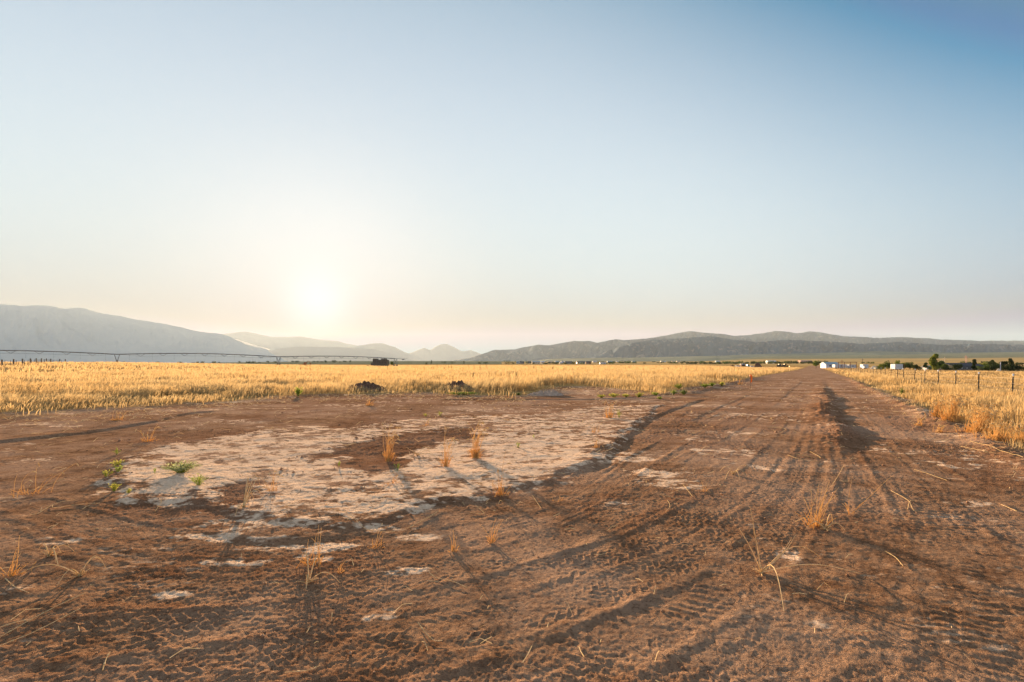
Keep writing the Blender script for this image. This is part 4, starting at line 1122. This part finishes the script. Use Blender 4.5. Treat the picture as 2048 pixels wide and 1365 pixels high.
# ------------------------------------------------------------------ trees
def make_tree(px, top, base, wpx, D, mat, label, shape='round', n=900, group='trees beyond the fields', cat='tree', name='tree', leaf=None, twig=0, zb=None):
    x = px_at(px, D); z = float(hbase([x], [D])[0]) if zb is None else zb
    H = max(.8, py_z(top, D) - z); R = wpx/F*D*.5; rnd = np.random.default_rng(int(px*11 + top)); r2 = random.Random(int(px*5))
    root = empty(name, (x, D, z), label=label, cat=cat, group=group)
    tb = MB(); th_ = H*(.35 if shape != 'bush' else .15)
    tb.tube([(0,0,-.2),(r2.gauss(0,.03)*H,0,th_),(0,0,H*.8)], [H*.035, H*.025, H*.008], 6)
    for k in range(6):
        a = r2.uniform(0, 6.28); z0 = th_*r2.uniform(.6, 1.5); tb.tube([(0,0,z0),(math.cos(a)*R*.4, math.sin(a)*R*.4, z0+H*.15),(math.cos(a)*R*.75, math.sin(a)*R*.75, z0+H*.3)], [H*.016, H*.01, H*.004], 5)
    tb.build('trunk', M['bark'], root)
    nb = 9 if shape != 'column' else 7
    cs = []
    for k in range(nb + twig):
        a = r2.uniform(0, 6.28)
        if shape == 'column': c = (math.cos(a)*R*.25, math.sin(a)*R*.25, H*(.18+.72*k/nb)); rr = R*r2.uniform(.5, .9)*(1-.4*k/nb)
        elif shape == 'bush': rad = R*.6*r2.random()**.5; c = (math.cos(a)*rad, math.sin(a)*rad, H*r2.uniform(.25, .65)); rr = min(R*.5, H*.42)*r2.uniform(.7, 1.1)
        else: t = r2.random(); c = (math.cos(a)*R*.55*(1-t*.5), math.sin(a)*R*.55*(1-t*.5), H*(.32+.48*t)); rr = R*r2.uniform(.35, .6)
        cs.append((*c, rr))
    cs = np.array(cs); pick = rnd.integers(0, len(cs), n); v = rnd.normal(size=(n, 3)); v /= np.linalg.norm(v, axis=1)[:, None]
    v *= (rnd.uniform(.25, 1, n)**.45)[:, None]
    P = cs[pick, :3] + v*cs[pick, 3:4]; P[:, 2] = np.clip(P[:, 2], H*.04, H*1.02)
    l = (leaf or H*.05) * rnd.uniform(.6, 1.4, n)
    d = rnd.normal(size=(n, 3)); d /= np.linalg.norm(d, axis=1)[:, None]; e = np.cross(d, rnd.normal(size=(n, 3))); e /= np.linalg.norm(e, axis=1)[:, None]
    V = np.stack([P-d*l[:, None], P+e*l[:, None]*.6, P+d*l[:, None], P-e*l[:, None]*.6], 1).reshape(-1, 3)
    np_mesh('crown', V, [np.arange(4*n).reshape(-1, 4)], mat, parent=root)
    return root
T, TL, TD = M['tree'], M['tree_light'], M['tree_dark']
make_tree(1632, 721.5, 735, 13, 300, TL, 'lone round green tree at the far end of the road', n=1400)
for a in [
 (1766, 722, 738, 16, 215, TL, 'yellow green tree, leftmost of the clump behind the white container', 'bush'),
 (1778, 722, 738, 18, 225, T, 'green tree, second from the left of the clump behind the container', 'round'),
 (1792, 720.5, 738, 16, 230, TL, 'taller tree directly behind the white container', 'round'),
 (1806, 722, 739, 18, 222, T, 'bushy tree just right of the white container', 'bush'),
 (1820, 724, 739, 16, 226, T, 'olive tree right of the red post', 'bush'),
 (1831, 727, 739, 14, 210, TD, 'lowest dark bush ending the clump on the right', 'bush'),
 (1850, 724, 738, 10, 220, T, 'small slim tree left of the tall poplar like tree', 'round'),
 (1869, 706, 739, 20, 200, TL, 'tallest ragged tree in the right background', 'column'),
 (1878, 716, 739, 20, 205, T, 'shorter side crown behind the tallest tree', 'round'),
 (1889, 725, 739, 16, 200, T, 'rounded bush right of the tallest tree', 'bush'),
 (1912, 727, 740, 22, 190, TD, 'dark bush at the left end of the low house', 'bush'),
 (1948, 716, 740, 10, 185, TD, 'dark pointed tree in front of the low house', 'column'),
 (1983, 722, 741, 18, 192, TD, 'dark tree right of the low house', 'round'),
 (1996, 720, 741, 16, 195, T, 'green tree, second right of the house', 'round'),
 (2008, 721, 741, 16, 190, TD, 'dark tree left of the tall pointed one', 'round'),
 (2022, 714, 741, 12, 182, TD, 'tall pointed dark tree near the right edge', 'column'),
 (2036, 726, 742, 22, 185, TD, 'low dark shrub right of the tall pointed tree', 'bush'),
 (1974, 727, 741, 18, 188, T, 'low green bush touching the right wall of the house', 'bush'),
 (1990, 727, 741, 20, 184, TD, 'dark understorey bush, first below the right hand trees', 'bush'),
 (2012, 727, 741, 22, 187, TD, 'dark understorey bush, second below the right hand trees', 'bush'),
 (1984, 718, 741, 10, 205, T, 'slim green treetop rising between the dark trees', 'column'),
 (2056, 733, 742, 26, 182, TD, 'low dark hedge at the right edge', 'bush'),
 (1922, 724, 738, 20, 240, M['tree_rust'], 'rust and yellow leaved tree behind the house roof', 'bush'),
 (1964, 722, 738, 18, 240, TL, 'bright yellow green tree behind the right end of the house', 'bush')]:
    make_tree(*a[:7], shape=a[7], n=1300, group='trees round the farmhouse')
for a in [(784, 720.5, 726, 6, 340, T, 'small bush right of the hay stack', 'bush'), (1013, 720, 727, 22, 820, TD, 'dark dome shaped tree clump on the far plain', 'bush'),
          (958, 722.5, 727, 8, 840, TD, 'small dark bush left of the dome shaped clump', 'bush'), (971, 722.5, 727, 18, 850, TD, 'flat dark bush left of the dome shaped clump', 'bush'),
          (905, 722.5, 726.5, 22, 900, TD, 'long low thicket left on the far plain', 'bush'), (888, 722.5, 726.5, 16, 920, TD, 'low thicket further left on the far plain', 'bush'),
          (853, 723.5, 726, 7, 620, TD, 'dark lump of scrub on the far field edge', 'bush'), (863, 719.5, 725, 3, 900, TD, 'single slim tree on the plain', 'column'),
          (928, 721, 725, 3, 900, TD, 'second slim tree on the plain', 'column'), (235, 722.5, 724, 16, 900, TD, 'faint scrub at the foot of the pivot tower', 'bush')]:
    make_tree(*a[:7], shape=a[7], n=500)
rnd = random.Random(12); first = {}
# far hedges and yard trees as individual small trees
def small_tree(px, D, H, R, kind, label, group):
    x = px_at(px, D); z = float(hbase([x], [D])[0]); key = kind
    if key not in first:
        t = make_tree(px, HOR - (z+1 - CAMZ)/D*F, 0, 2*F/D, D, {'d': TD, 'm': T, 'l': TL}[kind], label, 'bush', 160, group, leaf=.14, zb=z)
        first[key] = t
    else:
        src = first[key]; t = src.copy(); COL.objects.link(t)
        for c in src.children: q = c.copy(); COL.objects.link(q); q.parent = t
        t['label'] = label; t['group'] = group
    t.location = (x, D, z - .05); t.scale = (R, R, H); t.rotation_euler = (0, 0, rnd.uniform(0, 6.28))
for i in range(60): small_tree(1375 + i*4.7 + rnd.uniform(-2, 2), rnd.uniform(780, 900), rnd.uniform(3.0, 5.5), rnd.uniform(3, 5), rnd.choice('ddm'), 'one of the dark trees in the long hedge line left of the lone round tree', 'trees in the far hedge line')
for i in range(46): small_tree(1022 + rnd.uniform(0, 225), rnd.uniform(850, 1500), rnd.uniform(2.6, 5), rnd.uniform(2.5, 6), rnd.choice('ddm'), 'small dark tree among the far village buildings', 'trees in the far village')
for i in range(30): small_tree(1225 + rnd.uniform(0, 190), rnd.uniform(1000, 1900), rnd.uniform(2.6, 5), rnd.uniform(3, 9), rnd.choice('ddm'), 'far dark bush on the plain right of the village', 'far bushes right of the village')
for i in range(34): small_tree(150 + rnd.uniform(0, 560), rnd.uniform(1500, 2300), rnd.uniform(4, 9), rnd.uniform(5, 12), 'd', 'hazy far tree at the foot of the left mountain', 'hazy trees below the left mountain')
for i in range(16): small_tree(1690 + rnd.uniform(0, 350), rnd.uniform(500, 900), rnd.uniform(2, 3.5), rnd.uniform(3, 7), rnd.choice('dm'), 'dark bush on the slope behind the farm', 'bushes on the slope behind the farm')

for i, (px, w, lab) in enumerate([(1758, 18, 'beside the pale tarp heap'), (1838, 20, 'ending the clump right of the container'), (1860, 16, 'under the small slim tree'), (1900, 18, 'between the rounded bush and the low house'),
                                  (1958, 22, 'against the right end of the low house'), (1978, 26, 'first in the right hand undergrowth'), (2000, 26, 'second in the right hand undergrowth'), (2024, 26, 'under the tall pointed tree'), (2044, 26, 'at the very edge of the photo')]):
    make_tree(px, 731.5, 741, w, 196 if px > 1890 else 214, TD if i % 2 else T, 'low dark thicket ' + lab, shape='bush', n=900, group='trees round the farmhouse')

# ------------------------------------------------------------------ buildings and vehicles
def building(px0, px1, top, D, wall, roof, label, cat='building', name='farm_building', ridge_=.35, wins=2, door=True, depth=None, base_lift=0):
    x0, x1 = px_at(px0, D), px_at(px1, D); xc = (x0+x1)/2; W = x1-x0; z = float(hbase([xc], [D])[0]) + base_lift
    H = min(max(1.8, py_z(top, D) - z), 5.2); dp = depth or max(4, W*.6); wh = H*(1-ridge_)
    root = empty(name, (xc, D, z), label=label, cat=cat)
    mb = MB(); mb.prism([(-W/2,-.6),(W/2,-.6),(W/2,wh),(-W/2,wh)], 0, dp); mb.build('wall', wall, root)
    mb = MB(); e = .35
    mb.add([(-W/2-e,-e,wh),(W/2+e,-e,wh),(W/2+e,dp+e,wh),(-W/2-e,dp+e,wh),(-W/2-e,dp/2,H),(W/2+e,dp/2,H)], [(0,1,5,4),(2,3,4,5),(0,4,3),(1,2,5),(0,3,2,1)])
    mb.build('roof', roof, root)
    for k in range(wins):
        t = (k+1)/(wins+1+(1 if door else 0)); cx = -W/2 + W*t; ww = min(.9, W*.09)
        fb = MB(); fb.box(cx-ww, cx+ww, -.06, 0, wh*.38, wh*.78); f_ = fb.build('window', M['white'], root)
        gb = MB(); gb.box(cx-ww*.85, cx+ww*.85, -.09, -.06, wh*.42, wh*.74); gb.build('pane', M['glass'], f_)
    if door:
        cx = W/2 - W/(wins+2)*.8; db = MB(); db.box(cx-.5, cx+.5, -.07, 0, 0, min(2.1, wh*.85)); db.build('door', M['dark'], root)
    return root
building(1908, 1970, 726, 205, M['greywall'], M['darkroof'], 'low dark house with wide dark roof among the trees', 'house', 'farmhouse', .5, 4, True, 9)
building(1652, 1678, 724.5, 330, M['lavender'], M['blueroof'], 'pale shed with blue grey roof at the end of the road', 'shed', 'shed', .35, 1, True, 6)
building(1853, 1863, 733.5, 235, M['lavender'], M['blueroof'], 'tiny pale shed between the trees right of the container', 'shed', 'shed', .3, 0, True, 3)
building(1536, 1553, 720, 900, M['white'], M['white'], 'white building standing above the far hedge line', 'building', 'farm_building', .3, 2)
building(1602, 1624, 719.5, 1300, M['pink'], M['pink'], 'long pinkish building above the far hedge line', 'building', 'farm_building', .25, 4)
V = [(1033,1040,720.5,1050,'blueroof','blueroof','small blue roofed building, leftmost of the far village'),(1040,1048,721,1000,'greywall','darkroof','dark barn touching the small blue roofed building'),
     (1064,1081,720.8,950,'tan','blueroof','wide pale barn with dark blue roof in the far village'),(1082,1089,721,980,'tan','lavender','white box shaped building beside the wide pale barn'),
     (1056,1063,721,1150,'greywall','darkroof','grey house left of the wide pale barn'),(1096,1104,718.5,1500,'tan','tan','tan building higher on the plain behind the village'),
     (1110,1118,720.5,1200,'greywall','blueroof','grey green house in the middle of the far village'),(1122,1129,719,1500,'tan','lavender','pale house behind the middle of the village'),
     (1130,1144,722,1000,'greywall','darkroof','long dark building low in the village'),(1154,1170,721,1050,'lavender','darkroof','long blue grey building with a dark roof'),
     (1172,1182,722,1000,'brown','darkroof','brown barn right of the long blue grey building'),(1119,1126,725,900,'tan','lavender','small pink hut on the field edge before the village'),
     (1186,1194,719.5,1600,'tan','lavender','pale house on the upper right of the village'),(1200,1212,724.6,900,'lavender','tan','low white roofed shelter at the right end of the village'),
     (1215,1225,720.5,1300,'greywall','blueroof','grey house beyond the low white shelter'),(1232,1237,714,2600,'lavender','tan','tiny white house highest on the slope'),
     (1264,1271,719.5,1700,'blueroof','blueroof','small blue house right of the village'),(1322,1332,719.5,1900,'lavender','tan','pale far building at the middle of the plain'),
     (1344,1350,720,1900,'tan','tan','small tan far house, left of a pair'),(1354,1362,720,1950,'tan','tan','small tan far house, right of a pair'),(1432,1440,720.5,1200,'blueroof','white','blue far building left of the hedge line')]
for (a0, a1, tp, D, w_, r_, lab) in V: building(a0, a1, tp, D, M[w_], M[r_], lab, 'building', 'farm_building', .3, 2, True)

def trailer(px0, px1, top, D, mat, label, name='trailer', cat='trailer', win=True):
    x0, x1 = px_at(px0, D), px_at(px1, D); W = x1-x0; z = float(hbase([(x0+x1)/2], [D])[0]); H = py_z(top, D) - z
    root = empty(name, ((x0+x1)/2, D, z), label=label, cat=cat)
    mb = MB(); mb.prism([(-W/2,.5),(-W/2+.1,.4),(W/2-.1,.4),(W/2,.5),(W/2,H-.15),(W/2-.15,H),(-W/2+.15,H),(-W/2,H-.15)], 0, 2.5); bd = mb.build('body', mat, root)
    for sx in (-W*.18, W*.18):
        for sy in (.1, 2.2):
            mb = MB(); mb.tube([(sx, sy-.02, .38), (sx, sy+.25, .38)], .38, 12); mb.build('wheel', M['rubber'], root)
    if win:
        mb = MB(); mb.box(-W*.05, W*.12, -.03, 0, H*.5, H*.75); mb.build('window', M['glass'], root)
        mb = MB(); mb.box(W*.25, W*.36, -.03, 0, .45, H*.85); mb.build('door', M['lavender'], root)
    mb = MB(); mb.tube([(W/2, 1.2, .45), (W/2+1.1, 1.2, .45)], .06, 5); mb.build('hitch', M['dark'], root)
    return root
trailer(1670, 1694, 729.3, 300, M['white'], 'long white trailer beside the blue roofed shed')
trailer(1698, 1713, 729.8, 295, M['white'], 'white trailer with a dark window right of the long one')
trailer(1726, 1737, 729, 285, M['white'], 'shorter white trailer right of the pole frame', win=False)
trailer(1790, 1806, 728.5, 205, M['white'], 'pale container with panel seams in front of the trees', 'storage_container', 'container', win=False)
def poles():
    D = 290; z = float(hbase([px_at(1700, D)], [D])[0]); H = py_z(725, D) - z; x0, x1 = px_at(1686, D), px_at(1722, D)
    root = empty('pole_frame', ((x0+x1)/2, D, z), label='long open frame of brown poles above the white trailers', cat='frame'); W = x1-x0
    for k in range(4): mb = MB(); xx = -W/2+W*k/3; mb.tube([(xx,4,-.3),(xx,4,H)], .16, 6); mb.build('post', M['brown'], root)
    mb = MB(); mb.tube([(-W/2-.4,4,H),(W/2+.6,4,H)], .16, 6); mb.build('beam', M['brown'], root)
poles()
def utility(px, top, D, label, arm=True, mat='wood'):
    x = px_at(px, D); z = float(hbase([x], [D])[0]); H = py_z(top, D)-z
    root = empty('utility_pole', (x, D, z), label=label, cat='pole')
    mb = MB(); mb.tube([(0,0,-.5),(0,0,H)], [.15, .11], 7); mb.build('pole', M[mat], root)
    mb = MB()
    if arm: mb.box(-.9, .9, -.1, .1, H-.9, H-.7); mb.build('crossarm', M[mat], root)
    else: mb.tube([(0,0,H-.1),(0,0,H+.15)], [.12, .04], 6); mb.build('cap', M[mat], root)
utility(1684, 720, 300, 'short reddish pole left of the pole frame', mat='rust'); utility(1725, 717.5, 300, 'slim dark pole at the right end of the pole frame')
utility(1889.5, 714.5, 260, 'power pole right of the tallest tree', mat='tan'); utility(1931, 711.5, 270, 'pinkish power pole above the low house, left of a close pair', mat='pink'); utility(1933.5, 712, 275, 'power pole above the low house, right of a close pair', mat='pink')
utility(2001, 725, 180, 'thin grey pole before the dark trees at the right', arm=False, mat='lavender')
x = px_at(1808.5, 205); z = float(hbase([x], [205])[0])
root = empty('gate_post', (x, 205, z), label='thin red post just right of the pale container', cat='post')
mb = MB(); mb.tube([(0,0,-.2),(0,0,py_z(727.5,205)-z)], .07, 6); mb.build('shaft', M['rust'], root); mb = MB(); mb.tube([(0,0,py_z(727.5,205)-z),(0,0,py_z(727,205)-z+.05)], [.1,.05], 6); mb.build('cap', M['rust'], root)
def vehicle(px0, px1, top, D, mat, label, kind='car', name='parked_car', cat='car'):
    x0, x1 = px_at(px0, D), px_at(px1, D); L = x1-x0; z = float(hbase([(x0+x1)/2], [D])[0]); H = max(1.0, py_z(top, D)-z)
    root = empty(name, ((x0+x1)/2, D, z), label=label, cat=cat)
    if kind == 'car': prof = [(-.5,.22),(.5,.22),(.5,.55),(.3,.62),(.14,1),(-.22,1),(-.34,.62),(-.5,.58)]
    elif kind == 'truck': prof = [(-.5,.25),(.5,.25),(.5,.6),(.36,.64),(.26,1),(.0,1),(-.04,.62),(-.5,.62)]
    else: prof = [(-.3,.3),(.5,.3),(.5,.55),(.15,.6),(.12,1),(-.25,1),(-.3,.6)]
    mb = MB(); mb.prism([(a*L, c*H) for a, c in prof], 0, 1.8); mb.build('body', mat, root)
    for sx in (-.3*L, .3*L):
        rr = H*(.24 if kind != 'tractor' else (.42 if sx < 0 else .28))
        for sy in (-.03, 1.63): mb = MB(); mb.tube([(sx,sy,rr),(sx,sy+.22,rr)], rr, 14); mb.build('wheel', M['rubber'], root)
    mb = MB(); gx = (-.18*L, .1*L) if kind != 'truck' else (.03*L, .24*L); mb.box(gx[0], gx[1], -.03, 0, H*.66, H*.92); mb.build('window', M['glass'], root)
    if kind == 'tractor': mb = MB(); mb.tube([(.5*L,.9,.5*H),(.85*L,.9,.35*H)], .12, 5); mb.box(.8*L,.95*L,.2,1.6,.05*H,.4*H); mb.build('loader', mat, root)
    return root
D = 350
vehicle(1490.5, 1500, 729.5, D, M['teal'], 'dark teal pickup beside the small brown cabin', 'truck')
vehicle(1500, 1510, 732, D+6, M['white'], 'pale blue white car right of the teal pickup')
vehicle(1470, 1482, 731.5, D, M['white'], 'white and blue cluttered car left of the small brown cabin')
vehicle(1556, 1566, 728.5, 420, M['dark'], 'dark machine, left of two on the far field', 'tractor', 'tractor', 'tractor')
vehicle(1567, 1577, 728.3, 420, M['yellow'], 'yellow loader, right of two on the far field', 'tractor', 'loader', 'tractor')
vehicle(1752, 1764, 733, 240, M['dark'], 'dark vehicle parked beside the pale tarp heap')
vehicle(1728, 1732, 733.5, 262, M['white'], 'small white car end in front of the shorter trailer')
root = building(1483, 1490.5, 728.2, D, M['brown'], M['white'], 'small brown cabin with an overhanging pale flat roof', 'cabin', 'cabin', .12, 0, True, 2.5)
x = px_at(1465.5, D); z = float(hbase([x], [D])[0]); root = empty('crate_stack', (x, D, z), label='low brown stack of timber crates left of the cabin', cat='crates')
mb = MB(); mb.box(-1.6,-.1,0,1.2,0,.9); mb.box(.0,1.5,0,1.2,0,.8); mb.box(-.8,.7,.1,1.1,.95,1.5); mb.build('crates', M['brown'], root); mb = MB(); mb.box(-1.65,1.55,-.05,-.01,.35,.45); mb.build('strap', M['dark'], root)
pile(1748, 737.5, 16, 6.5, 245, 'pale tarp covered heap left of the dark vehicle', M['tarp'], 'heap', 'tarp_heap', .2, .7, 11)
pile(1997, 741, 9, 4, 175, 'small pale mound before the dark trees', M['tarp'], 'mound', 'earth_mound', .2, .7, 12)
# ------------------------------------------------------------------ haze
hz = MB(); hz.box(-42000, 42000, -3000, 26000, -300, 1500)
m, _, _ = new_mat('haze_air'); b = NB(m)
pv = b.node('ShaderNodeVolumePrincipled'); pv.inputs['Color'].default_value = (.72, .87, 1.0, 1); pv.inputs['Density'].default_value = HAZE_D; pv.inputs['Anisotropy'].default_value = .2
o = b.node('ShaderNodeOutputMaterial'); b.l.new(pv.outputs[0], o.inputs['Volume'])
hz.build('haze', m, kind='stuff')
